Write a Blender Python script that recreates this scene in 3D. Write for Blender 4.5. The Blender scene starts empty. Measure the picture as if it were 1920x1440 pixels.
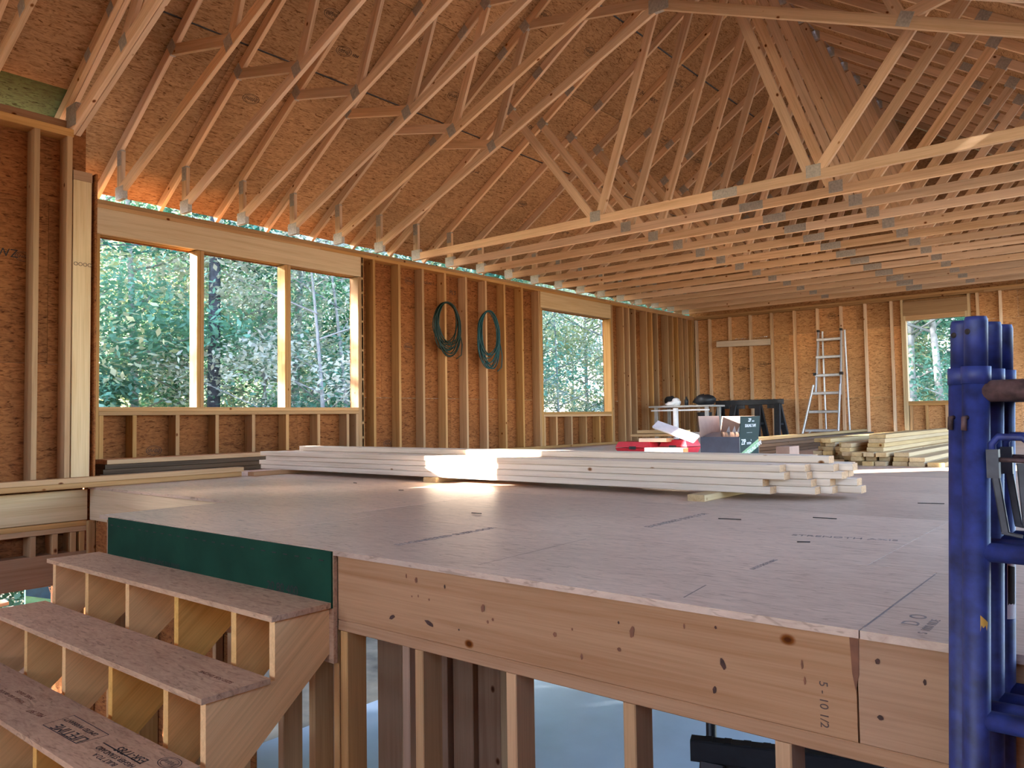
import bpy, math, random
from mathutils import Matrix, Vector
random.seed(7)
SC = bpy.context.scene
COL = SC.collection

# ------------------------------------------------------------------ camera, sky, sun, exposure
cam_d = bpy.data.cameras.new('camera')
cam = bpy.data.objects.new('camera', cam_d); COL.objects.link(cam)
cam_d.sensor_width = 36.0; cam_d.lens = 1469.49 / 1920 * 36.0
cam_d.clip_start = 0.02; cam_d.clip_end = 300
YAW, PITCH, ROLL = 0.688328, 0.0440060, -0.0149223
_f = Vector((-math.sin(YAW)*math.cos(PITCH), math.cos(YAW)*math.cos(PITCH), math.sin(PITCH)))
_r = Vector((math.cos(YAW), math.sin(YAW), 0)); _u = _r.cross(_f)
_r2 = _r*math.cos(ROLL) + _u*math.sin(ROLL); _u2 = _r2.cross(_f)
cam.matrix_world = Matrix(((_r2.x, _u2.x, -_f.x, 7.2), (_r2.y, _u2.y, -_f.y, 0.0), (_r2.z, _u2.z, -_f.z, 0.462), (0, 0, 0, 1)))
SC.camera = cam

W = bpy.data.worlds.new('sky'); SC.world = W; W.use_nodes = True
nt = W.node_tree; nt.nodes.clear()
sky = nt.nodes.new('ShaderNodeTexSky'); sky.sky_type = 'NISHITA'; sky.sun_disc = False
sky.sun_elevation = math.radians(32); sky.sun_rotation = math.radians(220)
tint = nt.nodes.new('ShaderNodeMix'); tint.data_type = 'RGBA'; tint.blend_type = 'MULTIPLY'; tint.inputs[0].default_value = 1.0
tint.inputs[7].default_value = (0.95, 0.975, 1.07, 1.0)
bg = nt.nodes.new('ShaderNodeBackground'); bg.inputs[1].default_value = 0.55
wo = nt.nodes.new('ShaderNodeOutputWorld')
nt.links.new(sky.outputs[0], tint.inputs[6]); nt.links.new(tint.outputs[2], bg.inputs[0]); nt.links.new(bg.outputs[0], wo.inputs[0])

SUN_T = Vector((0.66, 0.752, -0.25)).normalized()
sun_d = bpy.data.lights.new('sun', 'SUN'); sun_d.energy = 28.0; sun_d.angle = math.radians(0.6); sun_d.color = (1.0, 0.96, 0.91)
sun = bpy.data.objects.new('sun', sun_d); COL.objects.link(sun)
sun.rotation_euler = SUN_T.to_track_quat('-Z', 'Y').to_euler(); sun.location = (-20, -20, 12)

SC.view_settings.view_transform = 'Standard'; SC.view_settings.look = 'None'
SC.view_settings.exposure = 1.85; SC.view_settings.gamma = 1.0; SC.view_settings.use_curve_mapping = False
SC.cycles.max_bounces = 10; SC.cycles.diffuse_bounces = 7; SC.cycles.glossy_bounces = 3
SC.cycles.transmission_bounces = 3; SC.cycles.transparent_max_bounces = 4
SC.cycles.use_denoising = True; SC.cycles.caustics_reflective = False; SC.cycles.caustics_refractive = False
SC.cycles.sample_clamp_indirect = 6.0

# ------------------------------------------------------------------ materials
def mat_new(name):
    m = bpy.data.materials.new(name); m.use_nodes = True
    t = m.node_tree; b = t.nodes['Principled BSDF']
    return m, t, b
def N(t, ty, **kw):
    n = t.nodes.new(ty)
    for k, v in kw.items(): setattr(n, k, v)
    return n
def setin(n, **kw):
    for k, v in kw.items(): n.inputs[k.replace('_', ' ')].default_value = v
def objcoord(t, scale, seed=True):
    tc = N(t, 'ShaderNodeTexCoord'); mp = N(t, 'ShaderNodeMapping')
    mp.inputs['Scale'].default_value = scale
    t.links.new(tc.outputs['Object'], mp.inputs['Vector'])
    oi = N(t, 'ShaderNodeObjectInfo')
    if seed:
        mu = N(t, 'ShaderNodeMath', operation='MULTIPLY'); mu.inputs[1].default_value = 57.0
        t.links.new(oi.outputs['Random'], mu.inputs[0])
        cb = N(t, 'ShaderNodeCombineXYZ')
        for i in range(3): t.links.new(mu.outputs[0], cb.inputs[i])
        t.links.new(cb.outputs[0], mp.inputs['Location'])
    return mp.outputs[0], oi
def ramp(t, stops):
    r = N(t, 'ShaderNodeValToRGB'); e = r.color_ramp.elements
    while len(e) > 1: e.remove(e[-1])
    e[0].position = stops[0][0]; e[0].color = (*stops[0][1], 1)
    for p, c in stops[1:]:
        x = e.new(p); x.color = (*c, 1)
    return r
def mix(t, a, b, fac, mode='MIX'):
    m = N(t, 'ShaderNodeMix', data_type='RGBA', blend_type=mode)
    for sock, v in ((m.inputs[0], fac), (m.inputs[6], a), (m.inputs[7], b)):
        if hasattr(v, 'links') or hasattr(v, 'is_linked'): t.links.new(v, sock)
        else: sock.default_value = v if not isinstance(v, tuple) else (*v, 1) if len(v) == 3 else v
    return m.outputs[2]

def mk_wood(name, light, dark, rough=0.7, var=0.25, knots=True, grain=1.0, spec=0.1):
    m, t, b = mat_new(name)
    v, oi = objcoord(t, (0.55*grain, 16*grain, 16*grain))
    n1 = N(t, 'ShaderNodeTexNoise'); setin(n1, Scale=1.6, Detail=7, Roughness=0.62, Distortion=0.6); t.links.new(v, n1.inputs['Vector'])
    r1 = ramp(t, [(0.3, dark), (0.52, light), (0.75, tuple(min(1, c*1.08) for c in light))])
    t.links.new(n1.outputs[0], r1.inputs[0]); col = r1.outputs[0]
    # fine fibres
    v2, _ = objcoord(t, (2.0, 120, 120))
    n2 = N(t, 'ShaderNodeTexNoise'); setin(n2, Scale=1.5, Detail=2); t.links.new(v2, n2.inputs['Vector'])
    r2 = ramp(t, [(0.35, (0.86, 0.84, 0.82)), (0.6, (1, 1, 1))]); t.links.new(n2.outputs[0], r2.inputs[0])
    col = mix(t, col, r2.outputs[0], 0.7, 'MULTIPLY')
    if knots:
        v3, _ = objcoord(t, (6.0, 8.5, 8.5))
        vo = N(t, 'ShaderNodeTexVoronoi'); setin(vo, Scale=1.0); t.links.new(v3, vo.inputs['Vector'])
        rk = ramp(t, [(0.05, (0.18, 0.08, 0.04)), (0.085, (0.5, 0.32, 0.2)), (0.13, (1, 1, 1))]); t.links.new(vo.outputs['Distance'], rk.inputs[0])
        # only some cells carry a knot
        sep = N(t, 'ShaderNodeSeparateColor'); t.links.new(vo.outputs['Color'], sep.inputs[0])
        gt = N(t, 'ShaderNodeMath', operation='GREATER_THAN'); gt.inputs[1].default_value = 0.6; t.links.new(sep.outputs[0], gt.inputs[0])
        col = mix(t, col, mix(t, col, rk.outputs[0], 1.0, 'MULTIPLY'), gt.outputs[0])
    # board to board variation
    hv = N(t, 'ShaderNodeHueSaturation')
    mr = N(t, 'ShaderNodeMapRange'); setin(mr, To_Min=1-var, To_Max=1+var*0.6); t.links.new(oi.outputs['Random'], mr.inputs[0]); t.links.new(mr.outputs[0], hv.inputs['Value'])
    m3 = N(t, 'ShaderNodeMath', operation='MULTIPLY'); m3.inputs[1].default_value = 7.31; t.links.new(oi.outputs['Random'], m3.inputs[0])
    fr = N(t, 'ShaderNodeMath', operation='FRACT'); t.links.new(m3.outputs[0], fr.inputs[0])
    mr2 = N(t, 'ShaderNodeMapRange'); setin(mr2, To_Min=0.9, To_Max=1.1); t.links.new(fr.outputs[0], mr2.inputs[0]); t.links.new(mr2.outputs[0], hv.inputs['Saturation'])
    t.links.new(col, hv.inputs['Color']); t.links.new(hv.outputs[0], b.inputs['Base Color'])
    setin(b, Roughness=rough); b.inputs['Specular IOR Level'].default_value = spec
    bp = N(t, 'ShaderNodeBump'); setin(bp, Strength=0.12, Distance=0.004); t.links.new(n2.outputs[0], bp.inputs['Height']); t.links.new(bp.outputs[0], b.inputs['Normal'])
    return m

def mk_osb(name, light, mid, dark, rough=0.75, flake=1.0, spec=0.1, stretch=(1.0, 1.0, 1.0), var=0.15, smooth=False):
    m, t, b = mat_new(name)
    col = None
    for k, (sc, ang) in enumerate((((9, 42, 30), 0.25), ((11, 36, 34), -0.5))):
        v, oi = objcoord(t, tuple(s*flake*q for s, q in zip(sc, stretch)))
        mp = v.node; mp.inputs['Rotation'].default_value = (ang*0.6, ang*0.5, ang)
        n = N(t, 'ShaderNodeTexNoise'); setin(n, Scale=1.0, Detail=5, Roughness=0.68, Distortion=1.4); t.links.new(v, n.inputs['Vector'])
        r = ramp(t, [(0.30, dark), (0.42, mid), (0.56, light), (0.75, tuple(min(1, c*1.15) for c in light))]); t.links.new(n.outputs[0], r.inputs[0])
        if col is None: col = r.outputs[0]; h = n.outputs[0]
        else:
            v2, _ = objcoord(t, (5, 14, 14))
            n2 = N(t, 'ShaderNodeTexNoise'); setin(n2, Scale=1.0, Detail=3, Distortion=1.0); t.links.new(v2, n2.inputs['Vector'])
            rr = ramp(t, [(0.45, (0, 0, 0)), (0.55, (1, 1, 1))]); t.links.new(n2.outputs[0], rr.inputs[0])
            col = mix(t, col, r.outputs[0], rr.outputs[0])
    # dark flakes
    v3, oi = objcoord(t, (9*flake, 42*flake, 42*flake))
    n3 = N(t, 'ShaderNodeTexNoise'); setin(n3, Scale=1.0, Detail=2, Distortion=2.2); t.links.new(v3, n3.inputs['Vector'])
    rd = ramp(t, [(0.60, (1, 1, 1)), (0.67, (0.42, 0.34, 0.28) if not smooth else (0.72, 0.7, 0.68))]); t.links.new(n3.outputs[0], rd.inputs[0])
    col = mix(t, col, rd.outputs[0], 1.0, 'MULTIPLY')
    v4, _ = objcoord(t, (0.7, 0.9, 0.9))
    n4 = N(t, 'ShaderNodeTexNoise'); setin(n4, Scale=1.0, Detail=3); t.links.new(v4, n4.inputs['Vector'])
    r4 = ramp(t, [(0.35, (0.8, 0.79, 0.78)), (0.65, (1.08, 1.06, 1.04))]); t.links.new(n4.outputs[0], r4.inputs[0])
    col = mix(t, col, r4.outputs[0], 1.0, 'MULTIPLY')
    hv = N(t, 'ShaderNodeHueSaturation'); mr = N(t, 'ShaderNodeMapRange'); setin(mr, To_Min=1-var, To_Max=1+var); t.links.new(oi.outputs['Random'], mr.inputs[0]); t.links.new(mr.outputs[0], hv.inputs['Value'])
    t.links.new(col, hv.inputs['Color']); t.links.new(hv.outputs[0], b.inputs['Base Color'])
    setin(b, Roughness=rough); b.inputs['Specular IOR Level'].default_value = spec
    bp = N(t, 'ShaderNodeBump'); setin(bp, Strength=0.15 if not smooth else 0.05, Distance=0.004); t.links.new(h, bp.inputs['Height']); t.links.new(bp.outputs[0], b.inputs['Normal'])
    return m

def mk_plain(name, col, rough=0.6, metal=0.0, spec=0.4, noise=0.12, scale=20, bump=0.0):
    m, t, b = mat_new(name)
    v, oi = objcoord(t, (scale, scale, scale))
    n = N(t, 'ShaderNodeTexNoise'); setin(n, Scale=1.0, Detail=4); t.links.new(v, n.inputs['Vector'])
    r = ramp(t, [(0.3, tuple(c*(1-noise) for c in col)), (0.7, tuple(min(1, c*(1+noise)) for c in col))]); t.links.new(n.outputs[0], r.inputs[0])
    t.links.new(r.outputs[0], b.inputs['Base Color'])
    setin(b, Roughness=rough, Metallic=metal); b.inputs['Specular IOR Level'].default_value = spec
    if bump:
        bp = N(t, 'ShaderNodeBump'); setin(bp, Strength=bump, Distance=0.003); t.links.new(n.outputs[0], bp.inputs['Height']); t.links.new(bp.outputs[0], b.inputs['Normal'])
    return m

M = {}
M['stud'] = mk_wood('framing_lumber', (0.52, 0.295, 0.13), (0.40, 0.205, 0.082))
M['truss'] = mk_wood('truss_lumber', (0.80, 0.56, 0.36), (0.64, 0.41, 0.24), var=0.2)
M['pale'] = mk_wood('fresh_white_lumber', (0.74, 0.60, 0.46), (0.60, 0.46, 0.33), var=0.12)
M['endgrain'] = mk_plain('end_grain', (0.40, 0.235, 0.125), 0.85, spec=0.1, noise=0.25, scale=90)
M['yellow'] = mk_wood('yellow_lumber', (0.50, 0.345, 0.17), (0.38, 0.25, 0.115), var=0.2, spec=0.1)
M['old'] = mk_wood('weathered_lumber', (0.13, 0.088, 0.058), (0.075, 0.05, 0.034), var=0.3, rough=0.9, spec=0.05)
M['rim'] = mk_wood('rim_board_lumber', (0.42, 0.245, 0.14), (0.34, 0.18, 0.095), var=0.05, grain=0.8)
M['ply'] = mk_wood('stringer_plywood', (0.86, 0.51, 0.18), (0.76, 0.42, 0.14), var=0.08, knots=False)
M['lsl'] = mk_wood('engineered_post', (0.66, 0.48, 0.28), (0.58, 0.39, 0.21), var=0.05, knots=False)
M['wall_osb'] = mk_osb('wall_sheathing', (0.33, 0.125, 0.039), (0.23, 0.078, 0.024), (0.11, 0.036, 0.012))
M['lit_wall_osb'] = mk_osb('lit_wall_sheathing', (0.66, 0.36, 0.165), (0.50, 0.25, 0.105), (0.22, 0.09, 0.036))  # same sheathing, lightened in colour for the light on the far wall
M['roof_osb'] = mk_osb('roof_sheathing', (0.52, 0.31, 0.16), (0.38, 0.21, 0.10), (0.18, 0.09, 0.042), flake=1.0)
M['deck'] = mk_osb('subfloor_panel', (0.57, 0.412, 0.30), (0.50, 0.353, 0.255), (0.36, 0.245, 0.172), rough=0.45, smooth=True, flake=0.8, spec=0.5, var=0.05)
M['tread'] = mk_osb('tread_panel', (0.64, 0.41, 0.24), (0.55, 0.34, 0.195), (0.40, 0.235, 0.13), rough=0.75, spec=0.1, smooth=True, var=0.04)
M['green'] = mk_plain('green_sheathing_face', (0.010, 0.045, 0.024), 0.85, spec=0.12, noise=0.18, scale=6)
M['ink'] = mk_plain('black_ink', (0.025, 0.018, 0.015), 0.8, noise=0.3)
M['pencil'] = mk_plain('pencil_mark', (0.10, 0.06, 0.045), 0.8)
M['galv'] = mk_plain('galvanized_plate', (0.47, 0.44, 0.39), 0.45, metal=0.2, noise=0.2, scale=60, bump=0.3)
M['conc'] = mk_plain('sky_tinted_concrete', (0.50, 0.585, 0.68), 0.36, noise=0.1, scale=1.3)  # blue of the reflected sky is put into the concrete's base colour
M['ground'] = mk_plain('forest_ground', (0.20, 0.165, 0.115), 0.95, noise=0.5, scale=2.2)
M['blue'] = mk_plain('blue_enamel', (0.017, 0.026, 0.125), 0.58, noise=0.55, scale=35, spec=0.5, bump=0.12)
M['rust'] = mk_plain('rusty_steel', (0.10, 0.055, 0.05), 0.7, metal=0.3, noise=0.5, scale=60, bump=0.3)
M['steel'] = mk_plain('dark_steel', (0.05, 0.05, 0.055), 0.55, metal=0.3, noise=0.3, scale=40)
M['yellowchip'] = mk_plain('yellow_old_paint', (0.52, 0.28, 0.05), 0.6, noise=0.2)
M['alu'] = mk_plain('aluminium', (0.66, 0.69, 0.74), 0.33, metal=0.8, noise=0.08)
M['black'] = mk_plain('black_plastic', (0.018, 0.02, 0.024), 0.45, noise=0.2)
M['navy'] = mk_plain('dark_blue_plastic', (0.03, 0.04, 0.08), 0.4, noise=0.2)
M['red'] = mk_plain('red_plastic', (0.52, 0.03, 0.05), 0.45, noise=0.1)
M['white'] = mk_plain('white_plastic', (0.78, 0.78, 0.78), 0.4, noise=0.05)
M['card'] = mk_plain('brown_cardboard', (0.34, 0.20, 0.14), 0.8, noise=0.08)
M['boxprint'] = mk_plain('dark_green_print', (0.013, 0.028, 0.024), 0.7, noise=0.15, scale=5, spec=0.15)
M['boxgreen'] = mk_plain('green_band', (0.12, 0.25, 0.10), 0.5)
M['gloss'] = mk_plain('glossy_dark_print', (0.06, 0.07, 0.10), 0.22, spec=0.8, noise=0.1)
M['film'] = mk_plain('clear_plastic_film', (0.75, 0.73, 0.74), 0.25, noise=0.1)
M['hose_g'] = mk_plain('green_rubber', (0.004, 0.022, 0.014), 0.5, noise=0.2)
M['hose_t'] = mk_plain('teal_rubber', (0.006, 0.065, 0.072), 0.5, noise=0.2)
M['table'] = mk_plain('grey_table_top', (0.42, 0.40, 0.37), 0.5)
M['under'] = mk_plain('roof_underlay', (0.16, 0.17, 0.18), 0.7, noise=0.1)
M['zipgreen'] = mk_plain('teal_sheathing_face', (0.16, 0.72, 0.68), 0.5)
M['zipblue'] = mk_plain('blue_print', (0.02, 0.15, 0.45), 0.5)
M['scrapwhite'] = mk_plain('primed_trim_board', (0.62, 0.63, 0.68), 0.6, noise=0.1)

def mk_leaf(name, col, trans):
    m, t, b = mat_new(name)
    oi = N(t, 'ShaderNodeTexCoord')
    n = N(t, 'ShaderNodeTexNoise'); setin(n, Scale=1.3, Detail=3); t.links.new(oi.outputs['Object'], n.inputs['Vector'])
    r = ramp(t, [(0.3, tuple(c*0.6 for c in col)), (0.7, tuple(min(1, c*1.35) for c in col))]); t.links.new(n.outputs[0], r.inputs[0])
    t.links.new(r.outputs[0], b.inputs['Base Color']); setin(b, Roughness=0.55)
    tr = N(t, 'ShaderNodeBsdfTranslucent'); t.links.new(r.outputs[0], tr.inputs[0])
    ms = N(t, 'ShaderNodeMixShader'); ms.inputs[0].default_value = trans
    out = t.nodes['Material Output']
    t.links.new(b.outputs[0], ms.inputs[1]); t.links.new(tr.outputs[0], ms.inputs[2]); t.links.new(ms.outputs[0], out.inputs[0])
    return m
M['leaf'] = mk_leaf('broad_leaves', (0.21, 0.43, 0.29), 0.4)
M['leaf_y'] = mk_leaf('yellowing_leaves', (0.60, 0.60, 0.34), 0.45)
M['leaf_w'] = mk_leaf('painted_sunlit_leaves', (0.74, 0.74, 0.60), 0.5)  # bright sunlight on foliage is painted into this pale leaf colour
M['needle'] = mk_leaf('pine_needles', (0.07, 0.27, 0.20), 0.25)
M['bark'] = mk_plain('dark_bark', (0.10, 0.105, 0.125), 0.9, noise=0.4, scale=9, bump=0.6)
M['bark_p'] = mk_plain('pale_bark', (0.42, 0.40, 0.37), 0.8, noise=0.3, scale=7, bump=0.3)

# ------------------------------------------------------------------ builders
def wm(o):
    m = o.matrix_basis.copy(); p = o.parent
    while p is not None: m = p.matrix_basis @ m; p = p.parent
    return m
def link(name, data, parent=None, mat=None, world=None):
    o = bpy.data.objects.new(name, data); COL.objects.link(o)
    if mat is not None and data is not None and not data.materials: data.materials.append(mat)
    if parent is not None:
        o.parent = parent
        if world is None: world = Matrix.Identity(4)
    if world is not None: o.matrix_basis = (wm(parent).inverted() @ world) if parent is not None else world
    return o
def tag(o, label=None, cat=None, group=None, kind=None):
    if label: o['label'] = label
    if cat: o['category'] = cat
    if group: o['group'] = group
    if kind: o['kind'] = kind
    return o
def empty(name, loc=(0, 0, 0), label=None, cat=None, group=None, kind=None, rotz=0.0):
    o = bpy.data.objects.new(name, None); COL.objects.link(o); o.empty_display_size = 0.1
    o.matrix_basis = Matrix.Translation(loc) @ Matrix.Rotation(rotz, 4, 'Z')
    return tag(o, label, cat, group, kind)
def copy_tree(o, parent=None):
    c = o.copy(); COL.objects.link(c)
    if parent is not None:
        c.parent = parent; c.matrix_basis = o.matrix_basis.copy()
    for ch in list(o.children): copy_tree(ch, c)
    return c
def mesh(name, V, F, smooth=False):
    me = bpy.data.meshes.new(name); me.from_pydata([tuple(v) for v in V], [], F); me.update()
    if smooth:
        for p in me.polygons: p.use_smooth = True
    return me
_cache = {}
def lumber_mesh(L, w, t, mat, ch=0.003):
    k = (round(L, 4), round(w, 4), round(t, 4), mat, ch)
    if k in _cache: return _cache[k]
    y, z = w/2, t/2; c = min(ch, y*0.4, z*0.4)
    prof = [(-y+c, -z), (y-c, -z), (y, -z+c), (y, z-c), (y-c, z), (-y+c, z), (-y, z-c), (-y, -z+c)]
    V = [(-L/2, a, b) for a, b in prof] + [(L/2, a, b) for a, b in prof]
    F = [tuple(range(7, -1, -1)), tuple(range(8, 16))] + [(i, (i+1) % 8, (i+1) % 8+8, i+8) for i in range(8)]
    F = [tuple(f) for f in F]
    me = mesh('lumber', V, F); me.materials.append(M[mat]); _cache[k] = me
    if mat == 'pale':
        me.materials.append(M['endgrain']); me.polygons[0].material_index = 1; me.polygons[1].material_index = 1
    return me
def frame(p0, p1, side):
    """matrix with local X along p0->p1, local Y near `side`"""
    p0, p1 = Vector(p0), Vector(p1); x = (p1-p0).normalized(); s = Vector(side)
    y = (s - x*s.dot(x)).normalized(); z = x.cross(y)
    c = (p0+p1)/2
    return Matrix(((x.x, y.x, z.x, c.x), (x.y, y.y, z.y, c.y), (x.z, y.z, z.z, c.z), (0, 0, 0, 1)))
def stick(name, p0, p1, w, t, side, parent=None, mat='stud', ch=0.003):
    """a piece of lumber from p0 to p1; w is its size along `side`, t the other one"""
    L = (Vector(p1)-Vector(p0)).length
    return link(name, lumber_mesh(L, w, t, mat, ch), parent, None, frame(p0, p1, side))
def boxes(lst, off=(0, 0, 0)):
    V, F = [], []
    for (x0, y0, z0, x1, y1, z1) in lst:
        b = len(V)
        for x, y, z in ((x0, y0, z0), (x1, y0, z0), (x1, y1, z0), (x0, y1, z0), (x0, y0, z1), (x1, y0, z1), (x1, y1, z1), (x0, y1, z1)):
            V.append((x-off[0], y-off[1], z-off[2]))
        F += [(b, b+3, b+2, b+1), (b+4, b+5, b+6, b+7), (b, b+1, b+5, b+4), (b+1, b+2, b+6, b+5), (b+2, b+3, b+7, b+6), (b+3, b, b+4, b+7)]
    return V, F
def box(name, x0, y0, z0, x1, y1, z1, parent=None, mat='stud', extra=()):
    c = ((x0+x1)/2, (y0+y1)/2, (z0+z1)/2)
    V, F = boxes([(x0, y0, z0, x1, y1, z1), *extra], c)
    return link(name, mesh(name, V, F), parent, M[mat], Matrix.Translation(c))
def tube_geo(pts, r, n=10, closed=False, V=None, F=None):
    V = [] if V is None else V; F = [] if F is None else F
    pts = [Vector(p) for p in pts]; m = len(pts); b = len(V)
    prev = None
    for i, p in enumerate(pts):
        if closed: d = pts[(i+1) % m]-pts[i-1]
        else: d = pts[min(i+1, m-1)]-pts[max(i-1, 0)]
        d.normalize()
        if prev is None: a = Vector((0, 0, 1)) if abs(d.z) < 0.9 else Vector((1, 0, 0)); u = (a-d*a.dot(d)).normalized()
        else: u = (prev-d*prev.dot(d)).normalized()
        prev = u; w = d.cross(u); rr = r[i] if isinstance(r, (list, tuple)) else r
        for k in range(n):
            a = 2*math.pi*k/n; V.append(p+u*(rr*math.cos(a))+w*(rr*math.sin(a)))
    for i in range(m if closed else m-1):
        j = (i+1) % m
        for k in range(n):
            k2 = (k+1) % n; F.append((b+i*n+k, b+i*n+k2, b+j*n+k2, b+j*n+k))
    if not closed:
        F.append(tuple(b+k for k in range(n-1, -1, -1))); F.append(tuple(b+(m-1)*n+k for k in range(n)))
    return V, F
def tube(name, pts, r, parent=None, mat='steel', n=12, closed=False):
    o = Vector(pts[0]); V, F = tube_geo([Vector(p)-o for p in pts], r, n, closed)
    return link(name, mesh(name, V, F, True), parent, M[mat], Matrix.Translation(o))
def text(name, s, size, origin, xdir, ydir, parent, mat='ink', align='LEFT'):
    c = bpy.data.curves.new(name, 'FONT'); c.body = s; c.size = size; c.align_x = align; c.extrude = 0.0003
    x = Vector(xdir).normalized(); y = Vector(ydir); y = (y-x*y.dot(x)).normalized(); z = x.cross(y); o = Vector(origin)
    tmp = bpy.data.objects.new('lettering', c); me = bpy.data.meshes.new_from_object(tmp)
    bpy.data.objects.remove(tmp); bpy.data.curves.remove(c)
    return link(name, me, parent, M[mat], Matrix(((x.x, y.x, z.x, o.x), (x.y, y.y, z.y, o.y), (x.z, y.z, z.z, o.z), (0, 0, 0, 1))))
def frame_m(o, x, y):
    x = Vector(x).normalized(); y = Vector(y); y = (y-x*y.dot(x)).normalized(); z = x.cross(y); o = Vector(o)
    return Matrix(((x.x, y.x, z.x, o.x), (x.y, y.y, z.y, o.y), (x.z, y.z, z.z, o.z), (0, 0, 0, 1)))
def stamp(parent, o, x, y, a=0.085, mark=True, k=0):
    """an oval mill stamp: two rings and some strokes, printed ink"""
    rnd = random.Random(k)
    V, F = [], []
    for ra, th in ((1.0, 0.07), (0.78, 0.05)):
        b = len(V); n = 28
        for i in range(n):
            t = 2*math.pi*i/n
            for q in (ra, ra-th): V.append((a*q*math.cos(t), a*0.62*q*math.sin(t), 0))
        F += [(b+2*i, b+2*((i+1) % n), b+2*((i+1) % n)+1, b+2*i+1) for i in range(n)]
    for i in range(9):
        cx = a*(-0.6+0.15*i); h = a*rnd.uniform(0.12, 0.26); w = a*0.035; sl = a*rnd.uniform(-0.07, 0.07); b = len(V)
        V += [(cx-w-sl, -h, 0), (cx+w-sl, -h, 0), (cx+w+sl, h, 0), (cx-w+sl, h, 0)]; F.append((b, b+1, b+2, b+3))
    if mark:
        for i in range(4):
            cx = a*(1.25+0.2*i); b = len(V); h = a*rnd.uniform(0.1, 0.2)
            V += [(cx, -h, 0), (cx+a*0.12, -h, 0), (cx+a*0.12, h*rnd.uniform(0.2, 1), 0), (cx, h, 0)]; F.append((b, b+1, b+2, b+3))
    return link('stamp', mesh('stamp', V, F), parent, M['ink'], frame_m(o, x, y))

def rect_minus(r, holes):
    """axis aligned rectangle (u0,v0,u1,v1) minus holes -> rectangles"""
    out = [r]
    for h in holes:
        nxt = []
        for (a, b, c, d) in out:
            e, f, g, i = max(a, h[0]), max(b, h[1]), min(c, h[2]), min(d, h[3])
            if e >= g or f >= i: nxt.append((a, b, c, d)); continue
            if f > b: nxt.append((a, b, c, f))
            if i < d: nxt.append((a, i, c, d))
            if e > a: nxt.append((a, f, e, i))
            if g < c: nxt.append((g, f, c, i))
        out = nxt
    return [q for q in out if q[2]-q[0] > 0.004 and q[3]-q[1] > 0.004]

# ------------------------------------------------------------------ SETTING : ground, slab, deck
HW = 2.47                       # top of the wall plates above the deck
SLAB = -2.70
g = box('ground', -70, -60, -3.2, 60, 80, -2.86, None, 'ground'); tag(g, 'brown forest ground outside the house', 'ground', kind='structure')
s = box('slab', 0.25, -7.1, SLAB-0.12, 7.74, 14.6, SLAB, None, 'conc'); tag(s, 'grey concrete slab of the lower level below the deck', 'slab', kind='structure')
en = box('floor_entry', 0.97, -7.1, -1.22, 7.74, 0.62, -1.18, None, 'deck'); tag(en, 'lower entry floor at the foot of the stairs', 'floor', kind='structure')

deck = empty('floor', (3, 5, 0), 'raised plywood-like subfloor deck of the room under construction', 'floor', kind='structure')
NOTCH = (2.99, 2.535)
rows = [(1.772, NOTCH[1]-0.0015), (NOTCH[1]+0.0015, 3.757), (3.760, 4.977), (4.98, 6.197), (6.2, 7.417), (7.42, 8.637), (8.64, 9.857), (9.86, 11.077), (11.08, 12.297), (12.3, 13.517), (13.52, 14.74)]
for i, (y0, y1) in enumerate(rows):
    xs = [0.0, 7.74]
    cut = [6.69, 4.25] if i == 0 else ([1.62, 4.06, 6.5] if i % 2 else [0.4, 2.84, 5.28])
    x_lo = NOTCH[0] if i == 0 else (0.975 if i == 1 else -0.14)
    edges = sorted([x_lo] + [c for c in cut if c > x_lo+0.1] + [7.74])
    for a, b in zip(edges[:-1], edges[1:]):
        box('subfloor_panel', a+0.0015, y0, -0.018, b-0.0015, y1, 0.0, deck, 'deck')
# rim boards, joists and hangers of the deck
stick('rim_joist', (4.905, 1.81, -0.1325), (6.675, 1.81, -0.1325), 0.229, 0.038, (0, 0, 1), deck, 'rim')
stick('rim_joist', (6.679, 1.81, -0.1325), (7.74, 1.81, -0.1325), 0.229, 0.038, (0, 0, 1), deck, 'rim')
stick('rim_joist', (3.0, 1.825, -0.1325), (4.9, 1.825, -0.1325), 0.229, 0.038, (0, 0, 1), deck, 'rim')
stick('rim_joist', (1.0, 2.56, -0.1325), (2.99, 2.56, -0.1325), 0.229, 0.038, (0, 0, 1), deck, 'lsl')
stick('rim_joist', (3.01, 1.85, -0.1325), (3.01, 2.53, -0.1325), 0.229, 0.038, (0, 0, 1), deck, 'rim')
for x in [1.4+0.4064*k for k in range(16)]:
    stick('joist', (x, 2.59 if x < 3 else 1.86, -0.1325), (x, 14.55, -0.1325), 0.229, 0.038, (0, 0, 1), deck, 'stud')
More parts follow.
